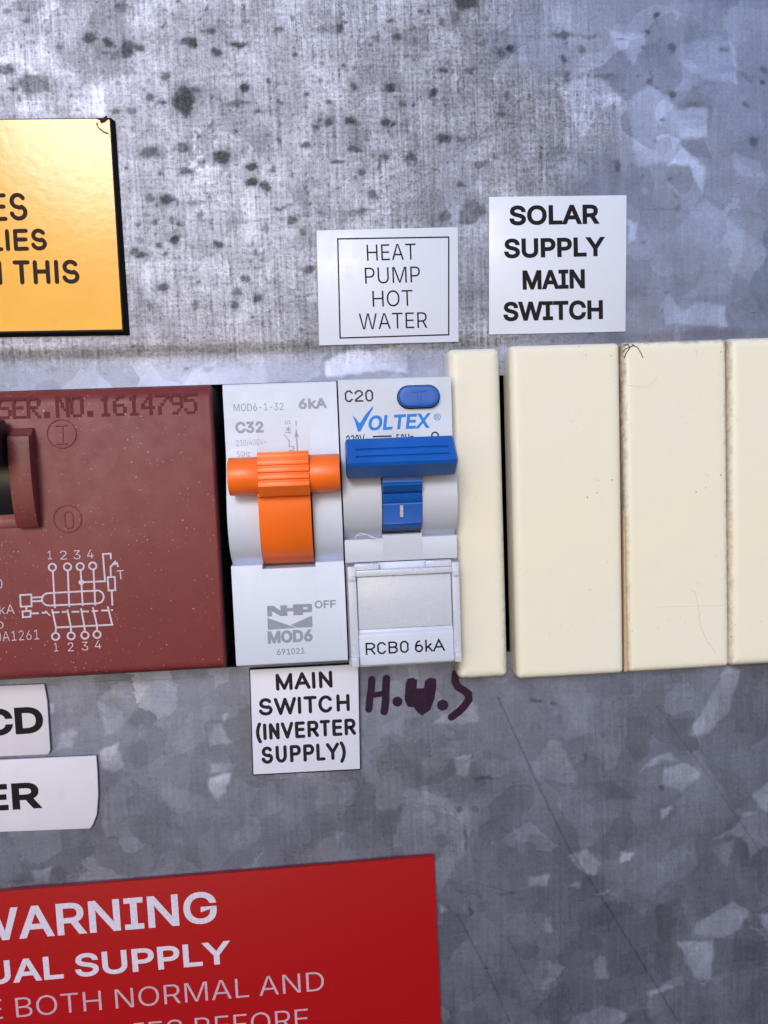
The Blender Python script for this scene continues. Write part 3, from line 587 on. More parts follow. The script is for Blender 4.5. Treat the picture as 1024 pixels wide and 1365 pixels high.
SPOTS = {
 (140, 0, 3.657): [(80,35,20,18,.4),(18,208,20,15,.6),(110,245,28,38,.7),(60,265,25,20,.4),(160,228,32,17,.65),(430,210,28,21,.95),(395,205,24,20,.7),(515,150,25,18,.65),(470,150,14,10,.5),(548,258,22,18,.75),(650,215,40,17,.95),(297,372,25,17,.65),(213,468,18,14,.6),(284,500,18,14,.7),(385,495,50,66,.8),(425,440,26,24,.6),(55,545,20,16,.55),(130,535,22,18,.5),(680,428,26,16,.95),(745,548,18,16,.55),(220,742,48,22,.6),(385,718,24,16,.6),(570,762,42,32,1),(715,815,28,18,.8),(715,888,30,22,.9),(778,905,28,24,.9),(395,836,36,12,.65),(265,850,12,10,.6),(983,713,22,14,.7),(1015,628,14,18,.6),(923,268,12,12,.6),(845,140,22,14,.6),(640,632,12,10,.6),(980,463,12,8,.7),(802,395,10,8,.7),(460,655,10,8,.6),(855,500,12,12,.5),(790,660,14,10,.5),(850,675,12,14,.6),(820,825,12,10,.6),(650,505,50,6,.5),(640,360,30,10,.4)],
 (0, 0, 3.938): [(40,55,20,15,.5),(148,105,18,18,.55),(468,205,34,26,.7),(570,225,26,20,.75),(315,250,20,18,.5),(550,275,20,14,.4),(175,440,75,52,.62),(30,365,48,28,.7),(70,465,18,12,.5),(245,440,16,45,.6),(150,30,70,45,.4)],
 (140, 240, 3.413): [(278,92,26,20,.75),(212,80,18,15,.5),(325,105,10,10,.5),(145,205,14,14,.55),(220,188,12,12,.6),(308,186,14,14,.6),(346,208,12,12,.6),(435,160,16,14,.6),(320,270,22,20,.8),(135,318,18,15,.65),(168,342,26,20,.7),(248,298,16,16,.6),(270,342,12,10,.6),(518,298,20,18,.75),(262,488,24,20,.7),(640,445,26,16,.7),(605,512,18,18,.55),(595,572,26,22,.6),(698,540,16,14,.7),(674,622,9,8,.6),(925,405,28,16,.7),(852,185,20,16,.65),(795,130,20,12,.7),(835,118,20,10,.5),(730,225,14,26,.55),(690,330,8,18,.5),(668,295,14,14,.45),(470,78,14,10,.5),(405,100,40,12,.4),(422,462,9,9,.6),(372,865,12,10,.5),(470,855,26,12,.3),(900,235,14,14,.5),(410,565,16,26,.45),(200,575,10,30,.4)],
 (400, 0, 3.413): [(187,132,16,14,.75),(120,135,60,22,.35),(338,172,16,14,.5),(447,165,18,16,.65),(550,45,14,10,.7),(582,52,10,10,.7),(648,100,12,12,.65),(405,92,14,8,.6),(410,405,24,26,.75),(605,428,20,20,.75),(650,318,20,14,.75),(775,318,30,12,.6),(958,225,20,16,.8),(918,245,20,22,.5),(935,440,16,24,.55),(915,520,16,14,.5),(245,398,14,12,.65),(26,432,14,10,.6),(135,462,12,12,.6),(222,545,24,18,.8),(125,560,18,14,.7),(70,583,20,14,.7),(390,563,20,14,.75),(424,570,8,8,.8),(465,475,20,12,.65),(515,480,10,8,.7),(655,632,36,22,.8),(738,642,20,16,.6),(28,665,20,14,.7),(250,680,35,12,.65),(175,732,35,8,.7),(508,715,18,16,.7),(385,710,22,16,.6),(360,740,10,20,.6),(280,788,16,18,.7),(815,748,30,14,.55),(732,843,20,18,.6),(885,720,12,12,.5),(330,888,20,16,.65),(660,985,26,24,.5),(290,960,22,20,.5),(725,370,7,80,.5),(682,300,7,70,.35),(750,10,60,30,.75),(705,75,22,30,.5),(60,270,8,40,.4),(520,230,45,60,.22),(760,210,40,50,.25)],
 (700, 0, 2.966): [(520,60,12,20,.7),(150,140,42,10,.65),(250,140,50,8,.4),(148,230,12,14,.6),(222,195,14,18,.5),(785,195,18,12,.45),(478,125,10,10,.7),(580,190,18,16,.55),(580,380,18,14,.65),(905,560,20,20,.55),(935,325,14,12,.6),(945,270,12,14,.5),(495,325,14,12,.55),(290,428,14,14,.4),(545,470,14,10,.5),(365,655,12,20,.5),(875,415,10,10,.5),(60,600,10,40,.35),(170,300,12,24,.5),(320,300,50,8,.4),(600,770,12,10,.3),(660,415,30,14,.3),(600,825,16,10,.3)],
 (560, 880, 2.207): [(345,122,16,6,.55),(395,128,10,6,.5),(118,438,8,10,.6),(190,352,30,3,.5),(135,530,4,34,.5),(255,690,30,6,.35),(150,740,3,22,.5),(710,378,8,8,.5),(195,908,8,6,.6),(540,300,3,40,.3),(490,290,5,16,.4),(720,300,18,6,.35)],
}
for key, lst in SPOTS.items():
    zf = zoomer(*key)
    for zx, zy, rx, ry, s_ in lst: spot(*zf((zx, zy)), rx/key[2], ry/key[2], min(1, s_*1.2))
for k in range(170):                           # smaller marks between them
    u, v = random.uniform(0, 900), random.uniform(0, 470)
    spot(u, v, random.uniform(1.3, 3.0), random.uniform(1.2, 2.6), random.uniform(.35, .75)*(1 if u < 640 else .7))
def inside(pts, soft=0.26):
    P = np.array(pts); x0, z0 = P.min(0)-1.5; x1, z1 = P.max(0)+1.5
    i0, i1 = np.searchsorted(zs, [z0, z1]); j0, j1 = np.searchsorted(xs, [x0, x1])
    px, pz = X[i0:i1, j0:j1]+wx[i0:i1, j0:j1]*.45, Z[i0:i1, j0:j1]+wz[i0:i1, j0:j1]*.45
    ins = np.zeros(px.shape, bool); dist = np.full(px.shape, 1e9)
    for (ax, az), (bx, bz) in zip(P, np.roll(P, -1, 0)):
        c = (az > pz) != (bz > pz)
        with np.errstate(divide='ignore', invalid='ignore'): ins ^= c & (px < (bx-ax)*(pz-az)/(bz-az+1e-12)+ax)
        t = np.clip(((px-ax)*(bx-ax)+(pz-az)*(bz-az))/((bx-ax)**2+(bz-az)**2+1e-9), 0, 1)
        dist = np.minimum(dist, np.hypot(px-ax-t*(bx-ax), pz-az-t*(bz-az)))
    sd_ = np.where(ins, dist, -dist)
    return (slice(i0, i1), slice(j0, j1)), np.clip(sd_/soft*0.5+0.5, 0, 1), px, pz
def flake_poly(key, pts, s_):
    zf = zoomer(*key); sl, m, px, pz = inside([at(*zf(p)) for p in pts])
    ang = random.uniform(0, 2*PI); cx, cz = px.mean(), pz.mean(); L = max(np.ptp(px), np.ptp(pz))/2
    grad = 0.80 + 0.42*((px-cx)*math.cos(ang)+(pz-cz)*math.sin(ang))/L
    flake[sl] = flake[sl]*(1-m) + m*s_*grad
K6, KL, KM, KW = (700, 0, 2.966), (560, 880, 2.207), (130, 900, 2.008), (0, 1120, 1.707)
FL = [
 (K6, [(120,350),(270,300),(330,330),(385,400),(340,480),(300,560),(220,540),(170,440)], .30), (K6, [(400,400),(490,335),(560,380),(600,430),(715,430),(720,540),(620,560),(580,640),(440,660),(420,500)], .34),
 (K6, [(620,580),(715,660),(700,760),(670,710),(650,655),(570,650)], .55), (K6, [(330,120),(470,140),(480,170),(430,250),(360,180)], .34), (K6, [(600,180),(760,140),(830,180),(840,330),(700,310),(600,240)], .28),
 (K6, [(530,1210),(570,1160),(620,1230),(690,1190),(790,1210),(800,1290),(560,1280)], .34), (K6, [(408,870),(440,880),(440,950),(408,955)], .45), (K6, [(600,480),(680,470),(680,550),(610,560)], .5),
 (K6, [(600,900),(720,780),(860,920),(870,980),(800,1160),(640,1180),(620,1000)], .14), (K6, [(820,600),(930,640),(940,700),(830,690)], .2), (K6, [(390,1120),(360,400),(270,460),(200,620),(300,560)], -.08),
 ((410,240,2.327), [(50,560),(150,522),(200,535),(262,512),(300,508),(312,600),(240,590),(60,612)], .42), ((0,300,3.2), [(560,300),(660,280),(690,420),(540,440)], .0),
 (KL, [(820,170),(880,60),(900,20),(945,30),(910,150),(850,215),(795,225)], .55), (KL, [(720,60),(830,20),(900,20),(870,90),(820,170),(740,170)], .16), (KL, [(690,290),(740,275),(765,300),(690,306),(650,330)], .45), (KL, [(720,320),(790,305),(830,340),(770,390),(715,370)], .36),
 (KL, [(865,530),(930,490),(960,450),(1024,450),(1030,540),(975,580),(955,520),(900,520)], .50), (KL, [(975,400),(1030,360),(1030,450),(1000,440)], .5), (KL, [(710,440),(740,435),(735,455),(710,470)], .75), (KL, [(590,570),(632,565),(622,590),(590,598)], .8),
 (KL, [(440,575),(490,560),(535,600),(510,640),(470,620)], .55), (KL, [(320,640),(380,630),(380,665),(320,670)], .55), (KL, [(440,665),(475,650),(470,672)], .7), (KL, [(330,310),(385,235),(410,240),(460,330),(460,370),(340,350)], .22),
 (KL, [(810,780),(920,715),(970,745),(940,800),(870,820),(810,810)], .5), (KL, [(760,830),(865,830),(860,940),(830,965),(790,900)], .52), (KL, [(670,980),(770,930),(775,955),(680,995)], .55), (KL, [(515,880),(545,870),(555,940),(520,940)], .5),
 (KL, [(380,890),(430,905),(380,960),(365,975)], .45), (KL, [(450,1050),(540,1020),(610,1045),(590,1080),(440,1080)], .45), (KL, [(105,290),(150,280),(140,340),(110,340)], .55), (KL, [(58,720),(85,735),(58,750)], .5), (KL, [(1000,750),(1030,745),(1030,810)], .55),
 (KL, [(500,800),(690,720),(705,830),(600,870)], .14), (KL, [(0,470),(120,460),(155,500),(130,570),(60,680),(0,590)], .20), (KL, [(530,230),(590,260),(580,320),(530,330)], .2), (KL, [(520,692),(565,675),(540,698)], .6), (KL, [(700,600),(800,520),(820,600),(710,700)], .14),
 (KL, [(510,365),(560,355),(640,410),(550,415)], -.16), (KL, [(690,730),(760,700),(800,800),(710,830)], -.12), (KL, [(840,300),(930,330),(1000,430),(930,440)], -.08), (KL, [(370,760),(390,760),(390,800),(365,800)], .3), (KL, [(860,560),(930,530),(905,615)], .3),
 (KL, [(190,260),(150,400),(150,600),(260,600),(290,300)], -.06), (KL, [(610,1065),(650,1000),(700,1080)], -.14), (KL, [(870,820),(1030,830),(1030,900),(860,930)], -.1), (KL, [(30,190),(150,110),(180,180),(110,190)], .4),
 (KM, [(5,205),(52,182),(70,250),(40,262),(10,250)], .5), (KM, [(300,140),(330,130),(355,180),(300,190)], .36), (KM, [(275,282),(360,262),(345,310),(318,335)], .6), (KM, [(300,240),(375,240),(340,262),(300,262)], .3), (KM, [(0,60),(60,20),(140,30),(60,150),(20,165)], .22),
 (KM, [(785,480),(830,300),(990,350),(1000,400),(950,490)], .20), (KM, [(630,420),(660,420),(645,450)], .3), (KM, [(390,320),(470,290),(500,360),(420,400)], .10), (KM, [(960,230),(1000,220),(990,270),(965,265)], .45), (KM, [(335,108),(345,105),(342,125),(335,122)], .5), (KM, [(60,190),(290,100),(300,340),(120,260)], -.06),
 (KW, [(70,75),(115,65),(110,95),(80,98)], .45), ((0,0,2.0), [(0,150),(60,160),(120,210),(110,300),(0,300)], .18), ((0,0,2.0), [(185,240),(280,235),(280,310),(190,300)], .2), ((140,0,3.657), [(440,820),(560,810),(530,900),(430,890)], .15), ((400,0,3.413), [(720,960),(770,905),(840,935),(850,970),(780,1020),(720,1020)], -.35),
 ((0,900,6.207), [(400,240),(440,250),(440,320),(405,310)], .4), ((0,900,6.207), [(490,490),(560,450),(640,470),(580,600),(440,640),(490,560)], .25),
]
for f_ in FL: flake_poly(*f_)
def scratch_line(key, pts, wmm, s_):
    zf = zoomer(*key); P = [at(*zf(p)) for p in pts]
    for (ax, az), (bx, bz) in zip(P, P[1:]):
        t = np.clip(((X-ax)*(bx-ax)+(Z-az)*(bz-az))/((bx-ax)**2+(bz-az)**2), 0, 1)
        q = np.hypot(X-ax-t*(bx-ax)+wx*.06, Z-az-t*(bz-az)+wz*.06)
        np.maximum(scratch, s_*np.clip(1.35-q/(wmm*.95), 0, 1), out=scratch)
for key, pts, wmm, s_ in [(KL, [(230,110),(340,350),(440,560),(560,740),(760,1065)], .17, 1), (KL, [(700,140),(850,340),(1000,560)], .14, .7), (KL, [(110,750),(200,920),(265,1070)], .15, .8), (KL, [(260,820),(380,1065)], .13, .65), (KL, [(400,930),(460,1060)], .13, .6),
    (KL, [(540,150),(540,720)], .12, .35), (KL, [(290,700),(420,900)], .12, .45), ((400,0,3.413), [(0,980),(400,950)], .14, .7), ((400,0,3.413), [(430,890),(700,720),(1024,440)], .14, .5), ((700,0,2.966), [(430,825),(700,830)], .13, .4),
    ((0,880,3.012), [(360,90),(830,75)], .12, .35), (KL, [(80,450),(95,640)], .12, .4), ((140,240,3.413), [(600,200),(780,175),(1024,150)], .14, .6), (KL, [(590,800),(640,1000)], .1, .35), (KL, [(150,655),(280,690)], .12, .5)]:
    scratch_line(key, pts, wmm, s_)
# brushed finish: the upper plate, fading to the right
bx_ = np.clip((46-X + (vnoise(X, Z, .08, 9)-.5)*34)/26, 0.05, 1)*np.clip((Z-24)/4, 0, 1)
brushed = np.where(Z > 24, bx_, 0.0)
nz, nx = X.shape
keep = np.ones((nz-1, nx-1), bool)
cxm, czm = (X[:-1, :-1]+X[1:, 1:])/2, (Z[:-1, :-1]+Z[1:, 1:])/2
keep &= ~((cxm > HOLE[0]) & (cxm < HOLE[1]) & (czm > HOLE[2]) & (czm < HOLE[3]))
idx = np.arange(nz*nx).reshape(nz, nx)
quads = np.stack([idx[:-1, :-1], idx[:-1, 1:], idx[1:, 1:], idx[1:, :-1]], -1)[keep]
Y = -(fold(Z)) + (vnoise(X, Z, .03, 21)-.5)*0.5*0   # y = -d
co = np.stack([X, Y, Z], -1).reshape(-1, 3)
# rolled edge of the opening, turned 1.4 mm back
hx0, hx1, hz0, hz1 = HOLE
lip = []
for z_, dd in ((hz1, fold(np.array(hz1))), (hz0, fold(np.array(hz0)))): pass
lv = [(hx0, -fold(np.array(hz0)), hz0), (hx1, -fold(np.array(hz0)), hz0), (hx1, -fold(np.array(hz1)), hz1), (hx0, -fold(np.array(hz1)), hz1)]
lv = [(float(a_), float(b_), float(c__)) for a_, b_, c__ in lv]
nb = len(co)
co = np.vstack([co, np.array(lv), np.array([(a_, b_+1.4, c__) for a_, b_, c__ in lv])])
lipq = [(nb+i, nb+(i+1) % 4, nb+4+(i+1) % 4, nb+4+i) for i in range(4)]
used = np.zeros(len(co), bool); used[quads.ravel()] = True; used[nb:] = True
remap = np.cumsum(used)-1
faces = np.vstack([remap[quads], remap[np.array(lipq)]])
me = bpy.data.meshes.new('metal_panel')
co_u = co[used]*MM
me.vertices.add(len(co_u)); me.vertices.foreach_set('co', co_u.astype(np.float32).ravel())
me.loops.add(faces.size); me.loops.foreach_set('vertex_index', faces.astype(np.int32).ravel())
me.polygons.add(len(faces)); me.polygons.foreach_set('loop_start', np.arange(0, faces.size, 4, dtype=np.int32))
me.polygons.foreach_set('use_smooth', np.ones(len(faces), bool))
me.update(calc_edges=True); me.validate()
for nm, arr in (('stain', stain), ('flake', flake), ('scratch', scratch), ('brushed', brushed)):
    at_ = me.attributes.new(nm, 'FLOAT', 'POINT'); full = np.concatenate([arr.ravel(), np.zeros(8)])[used]
    at_.data.foreach_set('value', full.astype(np.float32))
me.materials.append(M['galv'])
panel = bpy.data.objects.new('metal_panel', me); col.objects.link(panel); BASE[panel] = Vector((0, 0, 0))
panel['kind'] = 'structure'; panel['label'] = 'spotted galvanised steel panel that carries the switches and labels'

bm = new()
x0, x1, y0, y1, z0, z1 = -169, 169, 1.6, 75, -169, 189
b8 = [bm.verts.new(p) for p in ((x0, y0, z0), (x1, y0, z0), (x1, y0, z1), (x0, y0, z1), (x0, y1, z0), (x1, y1, z0), (x1, y1, z1), (x0, y1, z1))]
for q in ((0, 1, 5, 4), (1, 2, 6, 5), (2, 3, 7, 6), (3, 0, 4, 7), (4, 5, 6, 7)): face(bm, [b8[i] for i in q])
o = make('box_interior', bm, M['dark_steel'], smooth=0); o['kind'] = 'structure'; o['label'] = 'dark inside of the switchboard box behind the opening'

# hand-written H.W.S in marker, on the panel
bm = new()
zf = zoomer(440, 680, 4.876)
def mk(pts, wpx, d, cap='round'):
    stroke(bm, [at(*zf(p), d) for p in pts], wpx/4.876*MPP, False, cap, d)
mk([(272, 1100), (268, 1160), (258, 1230), (252, 1295)], 46, .02); mk([(366, 1095), (362, 1170), (362, 1240), (352, 1310)], 50, .026); mk([(290, 1202), (345, 1192)], 36, .032)
disc(bm, at(*zf((438, 1245)), .02), 34/4.876*MPP, .02, 11); disc(bm, at(*zf((733, 1268)), .02), 38/4.876*MPP, .02, 10)
poly(bm, [at(*zf(p), .02) for p in [(492, 1130), (505, 1098), (540, 1090), (566, 1105), (562, 1160), (612, 1158), (618, 1110), (650, 1090), (690, 1098), (690, 1150), (678, 1230), (650, 1300), (600, 1335), (572, 1318), (545, 1282), (505, 1278), (485, 1230)]], .02)
mk([(818, 1060), (812, 1110), (832, 1150), (870, 1172), (900, 1195), (903, 1232), (872, 1275), (840, 1308), (790, 1345)], 50, .02)
lettering('marker_writing', bm, M['marker'], panel, 'dark purple handwritten H.W.S on the steel')

# ------------------------------------------------------------------ signs and labels
def plate(pxs, d0, d1, name, mat, parent, rnd=0.0, bev=0.06, jag=0.0):
    pts = [at(u, v, d1) for u, v in pxs]
    bm = new(); extrude_d(bm, pts, d0, d1)
    if bev: bevel(bm, bev, 2)
    return make(name, bm, mat, parent)

# yellow notice: black laminate core with a yellow face
r = root('yellow_notice', -60, 0.02, 47, 'glossy yellow notice plate with black edge and cut-off black lettering', 'sign')
a4 = [at(-260, 161.5, 1.5), at(147.5, 157, 1.5), at(165, 441.5, 1.5), at(-260, 448, 1.5)]
bm = new()
fr = [V(bm, x, 1.5, z) for x, z in a4]
grow = [(0, .05), (.35, .05), (.6, -.45), (0, -.45)]
bk = [V(bm, x+gx, .02, z+gz) for (x, z), (gx, gz) in zip(a4, grow)]
for i in range(4): face(bm, (fr[i], fr[(i+1) % 4], bk[(i+1) % 4], bk[i]))
face(bm, fr); face(bm, bk[::-1])
core = make('backing', bm, M['black_core'], r, smooth=0)
bm = new()
yf = [at(-260, 162.5, 1.52), at(146, 158.2, 1.52), at(163, 439, 1.52), at(-260, 446, 1.52)]
cor = [at(133, 158.5, 1.52), at(140, 165, 1.52), at(146.3, 172, 1.52)]
poly(bm, [yf[0], at(128, 158.4, 1.52), at(137, 162, 1.52), at(143, 159, 1.52), at(146, 160, 1.52), yf[2], yf[3]], 1.52)
lettering('yellow_face', bm, M['yellow'], r)
bm = new()
ptext(bm, 'ES', (-12, 295), (37.5, 293.6), 34, 5.2, 1.56, cap='round')
ptext(bm, 'LIES', (-12, 335), (63.2, 333.6), 27, 5.0, 1.56, cap='round')
ptext(bm, 'N THIS', (-19, 380), (106.6, 378), 30, 5.2, 1.56, cap='round')
lettering('lettering', bm, M['ink_brown'], r)
def tube(bm, pts, rad, n=6):
    prev = None
    for i, p in enumerate(pts):
        p = Vector(p); t = (Vector(pts[min(i+1, len(pts)-1)])-Vector(pts[max(i-1, 0)])).normalized()
        s1 = t.cross(Vector((0, 1, 0.01))).normalized(); s2 = t.cross(s1)
        cur = [bm.verts.new(p + (s1*math.cos(2*PI*k/n)+s2*math.sin(2*PI*k/n))*rad) for k in range(n)]
        if prev:
            for k in range(n): face(bm, (prev[k], prev[(k+1) % n], cur[(k+1) % n], cur[k]))
        else: face(bm, cur[::-1])
        prev = cur
    face(bm, prev)
bm = new()
cz = [(130, 163), (129, 166), (131, 170), (136, 174), (141, 177), (145, 177.5)]
tube(bm, [(at(u, v, 1.7)[0], -1.75, at(u, v, 1.7)[1]) for u, v in cz], 0.07)
q = [at(u, v, 1.8) for u, v in [(133, 162), (139, 156), (142.5, 154), (143, 157.5), (138, 161.5), (135, 162.5)]]
extrude_d(bm, q, 1.6, 1.85)
make('peeled_corner', bm, M['dark_fibre'], r, label='curled black shaving at the chipped corner')

# heat pump label (bordered)
r = root('heat_pump_label', 2.3, 0.02, 37, 'white sticker with thin black frame reading HEAT PUMP HOT WATER', 'label')
bm = new(); pts = [at(*p, .25) for p in [(422, 307), (610.5, 302.5), (611.5, 455.5), (425.5, 460.5)]]
extrude_d(bm, pts, .02, .25); bevel(bm, .07, 2); make('plate', bm, M['label_white'], r)
bm = new(); D_ = .27
stroke(bm, [at(*p, D_) for p in [(450.3, 318.4), (598.3, 316), (598.3, 446.2), (453.5, 450.6)]], .22, True, 'flat', D_)
make_border = lettering('border_line', bm, M['ink'], r)
bm = new()
for t_, a_, b_ in (('HEAT', (489.5, 347.6), (554.8, 345.8)), ('PUMP', (487, 378.2), (560.4, 376.2)), ('HOT', (497, 409), (550.5, 407.5)), ('WATER', (479, 439.2), (570, 437))):
    ptext(bm, t_, a_, b_, 20.4, 2.3, D_)
lettering('lettering', bm, M['ink'], r)

# solar label
r = root('solar_label', 30.5, 0.02, 40, 'white sticker reading SOLAR SUPPLY MAIN SWITCH in bold black capitals', 'label')
bm = new(); pts = [at(*p, .3) for p in [(652, 262.3), (835.5, 260), (834, 442), (652, 446)]]
extrude_d(bm, pts, .02, .3); bevel(bm, .07, 2); make('plate', bm, M['label_white'], r)
bm = new(); D_ = .32
for t_, a_, b_ in (('SOLAR', (679.5, 300.3), (798.5, 298.3)), ('SUPPLY', (672.5, 344.3), (806, 341.4)), ('MAIN', (697, 386.3), (780, 384.3)), ('SWITCH', (671.5, 428.2), (804, 425.4))):
    ptext(bm, t_, a_, b_, 25, 5.9, D_)
lettering('lettering', bm, M['ink'], r)

# engraved main switch label
r = root('main_switch_label', -14.6, 0.02, -34.4, 'white engraved plate reading MAIN SWITCH (INVERTER SUPPLY) below the orange lever switch', 'label')
mq = [(333.5, 893), (477.5, 885.5), (480, 1025), (338, 1032.5)]
bm = new(); extrude_d(bm, [at(u+(.8 if i in (1, 2) else -1.2), v+(1.3 if i > 1 else -.6), .9) for i, (u, v) in enumerate(mq)], .02, .9)
make('backing', bm, M['black_core'], r, smooth=0)
bm = new(); extrude_d(bm, [at(*p, 1.1) for p in mq], .9, 1.1); bevel(bm, .06, 2); make('plate', bm, M['label_engraved'], r)
bm = new(); D_ = 1.12
for t_, a_, b_, h_ in (('MAIN', (368, 921), (443.5, 916.5), 23.5), ('SWITCH', (345.5, 954.6), (466.5, 948.2), 24), ('(INVERTER', (342, 987), (475.5, 979.6), 23), ('SUPPLY)', (349, 1018.4), (461.5, 1012), 24)):
    ptext(bm, t_, a_, b_, h_, 4.6, D_, cap='round', jitter=.04)
lettering('lettering', bm, M['ink_engraved'], r)

# two tape labels
r = root('tape_label', -62, 0.02, -32, 'upper of two old white tape labels, with bold letters ending CD', 'label')
bm = new(); extrude_d(bm, [at(*p, .35) for p in [(-140, 920), (59, 912), (63, 935), (67, 1000), (64.5, 1005.5), (-140, 1015)]], .02, .35); bevel(bm, .06, 2)
make('tape', bm, M['label_tape'], r)
bm = new(); ptext(bm, 'RCD', (-58, 984), (58.8, 976.8), 36, 9, .37); lettering('lettering', bm, M['ink'], r)
r = root('tape_label', -60, 0.02, -45, 'lower of two old white tape labels, with bold letters ending ER and a rounded corner', 'label')
bm = new(); extrude_d(bm, [at(*p, .4) for p in [(-140, 1019), (128.3, 1007.5), (130, 1030), (131, 1060), (129, 1086), (124, 1099), (120, 1104.5), (-140, 1114.5)]], .02, .4); bevel(bm, .07, 2)
make('tape', bm, M['label_tape'], r)
bm = new(); ptext(bm, 'ER', (-21, 1082), (54.8, 1077.2), 36, 8.6, .42); lettering('lettering', bm, M['ink'], r)

# red warning sign
r = root('warning_sign', -30, 0.02, -78, 'red warning plate with pale lettering on dual supply below the switches', 'sign')
bm = new(); extrude_d(bm, [at(*p, .9) for p in [(-150, 1201), (579, 1141.5), (588, 1365), (598, 1560), (-150, 1620)]], .02, .9); bevel(bm, .06, 2)
make('plate', bm, M['sign_red'], r)
bm = new(); D_ = .92
ptext(bm, 'WARNING', (-40, 1257), (290, 1229.5), 44.5, 8.6, D_)
ptext(bm, 'DUAL SUPPLY', (-58, 1317), (307.5, 1284), 32.5, 6.8, D_)
lettering('lettering', bm, M['ink_sign'], r)
bm = new()
ptext(bm, 'E BOTH NORMAL AND', (-15, 1359.4), (432.5, 1320), 27.5, 2.9, D_)
ptext(bm, 'SUPPLIES BEFORE', (45, 1401), (411.5, 1369.5), 27.5, 2.9, D_)
lettering('small_lettering', bm, M['ink_sign_thin'], r)

# ------------------------------------------------------------------ maroon safety switch on the left
r = root('safety_switch', -62, -20, 0, 'wide maroon switch with black toggle and white wiring diagram', 'safety switch')
FR = 9.0
bm = new()
prof = [(6.2, -22.7), (FR-1.2, -22.9), (FR-.15, -22.2), (FR, -21.3), (FR, 19.0), (FR-.25, 19.9), (FR-.9, 20.6), (FR-1.9, 21.2), (6.2, 21.4)]
extrude_x(bm, prof, -98, -26.3); bevel(bm, .35, 3, 40)
make('cover', bm, M['red'], r)
bm = new(); box(bm, -97.8, -26.5, -40, 6.2, -22.5, 21.2); make('base', bm, M['black'], r)
zt = zoomer(0, 540, 7.583)
zat = lambda p, d: at(*zt(p), d)
# cheek beside the toggle: arc profile
zt0, zt1 = zat((330, 225), FR)[1], zat((320, 1240), FR)[1]
cxl, cxr = zat((190, 1000), FR)[0]-.1, zat((405, 1000), FR)[0]
bm = new()
pr = [(FR-.6, zt0), (FR+.5, zt0-.1), (FR+1.7, zt0-1.2)]
for k in range(13):
    t = k/12; zz = zt0-1.3 + (zt1+.1-zt0+1.3)*t
    pr.append((FR + .35 + 2.35*math.sqrt(max(0, 1-((t-.30)/.74)**2)), zz))
pr += [(FR-.6, zt1)]
extrude_x(bm, pr, cxl, cxr); bevel(bm, .16, 2, 30)
make('toggle_guard', bm, M['red_worn'], r)
bm = new()
box(bm, -72, cxl-.15, FR-.3, FR+.12, zt1+.1, zt1+1.5); bevel(bm, .1, 2)
make('slot_rim', bm, M['red_worn'], r)
bm = new()
z_rot0, z_rot1 = zat((60, 1105), FR)[1], zat((60, 540), FR+1)[1]
pr = [(FR-4, z_rot0)] + [(FR-.6 + 2.3*math.sin(PI*(.12+.6*k/10)), z_rot0+(z_rot1-z_rot0)*k/10) for k in range(11)] + [(FR-4, z_rot1)]
extrude_x(bm, pr, -75, cxl-.05)
tog = make('toggle', bm, M['black'], r)
bm = new()
hz0, hz1 = zat((0, 610), FR+7)[1], zat((0, 175), FR+7)[1]
hx = zat((60, 400), FR+3)[0]
pr = [(FR+.8, hz0-.4), (FR+7, hz0+.3), (FR+9, hz0+1.2), (FR+9.2, hz1-1.6), (FR+8.2, hz1-.5), (FR+1, hz1+.8)]
extrude_x(bm, pr, -72, hx-.4); bevel(bm, .5, 3, 20)
make('handle', bm, M['black'], tog)
# moulded I and O marks
def emboss(bm, pts, wmm, d0, d1, closed=False):
    b2 = new(); stroke(b2, pts, wmm, closed, 'flat', 0); 
    vs = list(b2.verts); idx_ = {v: i for i, v in enumerate(vs)}
    lo = [V(bm, v.co.x, d0, v.co.z) for v in vs]; hi = [V(bm, v.co.x+(0), d1, v.co.z) for v in vs]
    b2.faces.ensure_lookup_table()
    for f in b2.faces: face(bm, [hi[idx_[v]] for v in f.verts])
    for e_ in b2.edges:
        if len(e_.link_faces) == 1:
            i, j = [idx_[v] for v in e_.verts]; face(bm, (lo[i], lo[j], hi[j], hi[i]))
    b2.free()
bm = new()
for (c, rr) in (((625, 290), 138), ((685, 1150), 133)):
    x, z = zat(c, FR); rm = rr/7.583*.117
    emboss(bm, [(x+rm*math.cos(2*PI*k/30), z+rm*math.sin(2*PI*k/30)) for k in range(30)], .16, FR-.02, FR+.13, True)
L_ = lambda *p: [zat(q_, FR) for q_ in p]
emboss(bm, L_((632, 215), (640, 375)), .20, FR-.02, FR+.10); emboss(bm, L_((555, 212), (682, 205)), .2, FR-.02, FR+.13); emboss(bm, L_((570, 395), (690, 388)), .2, FR-.02, FR+.13)
x0_, z0_ = zat((697, 1160), FR)
emboss(bm, [(x0_+.62*math.copysign(abs(math.cos(t))**.6, math.cos(t)), z0_+1.25*math.copysign(abs(math.sin(t))**.8, math.sin(t))) for t in [2*PI*k/24 for k in range(24)]], .2, FR-.02, FR+.12, True)
bevel(bm, .04, 1, 40)
make('position_marks', bm, M['red'], r)
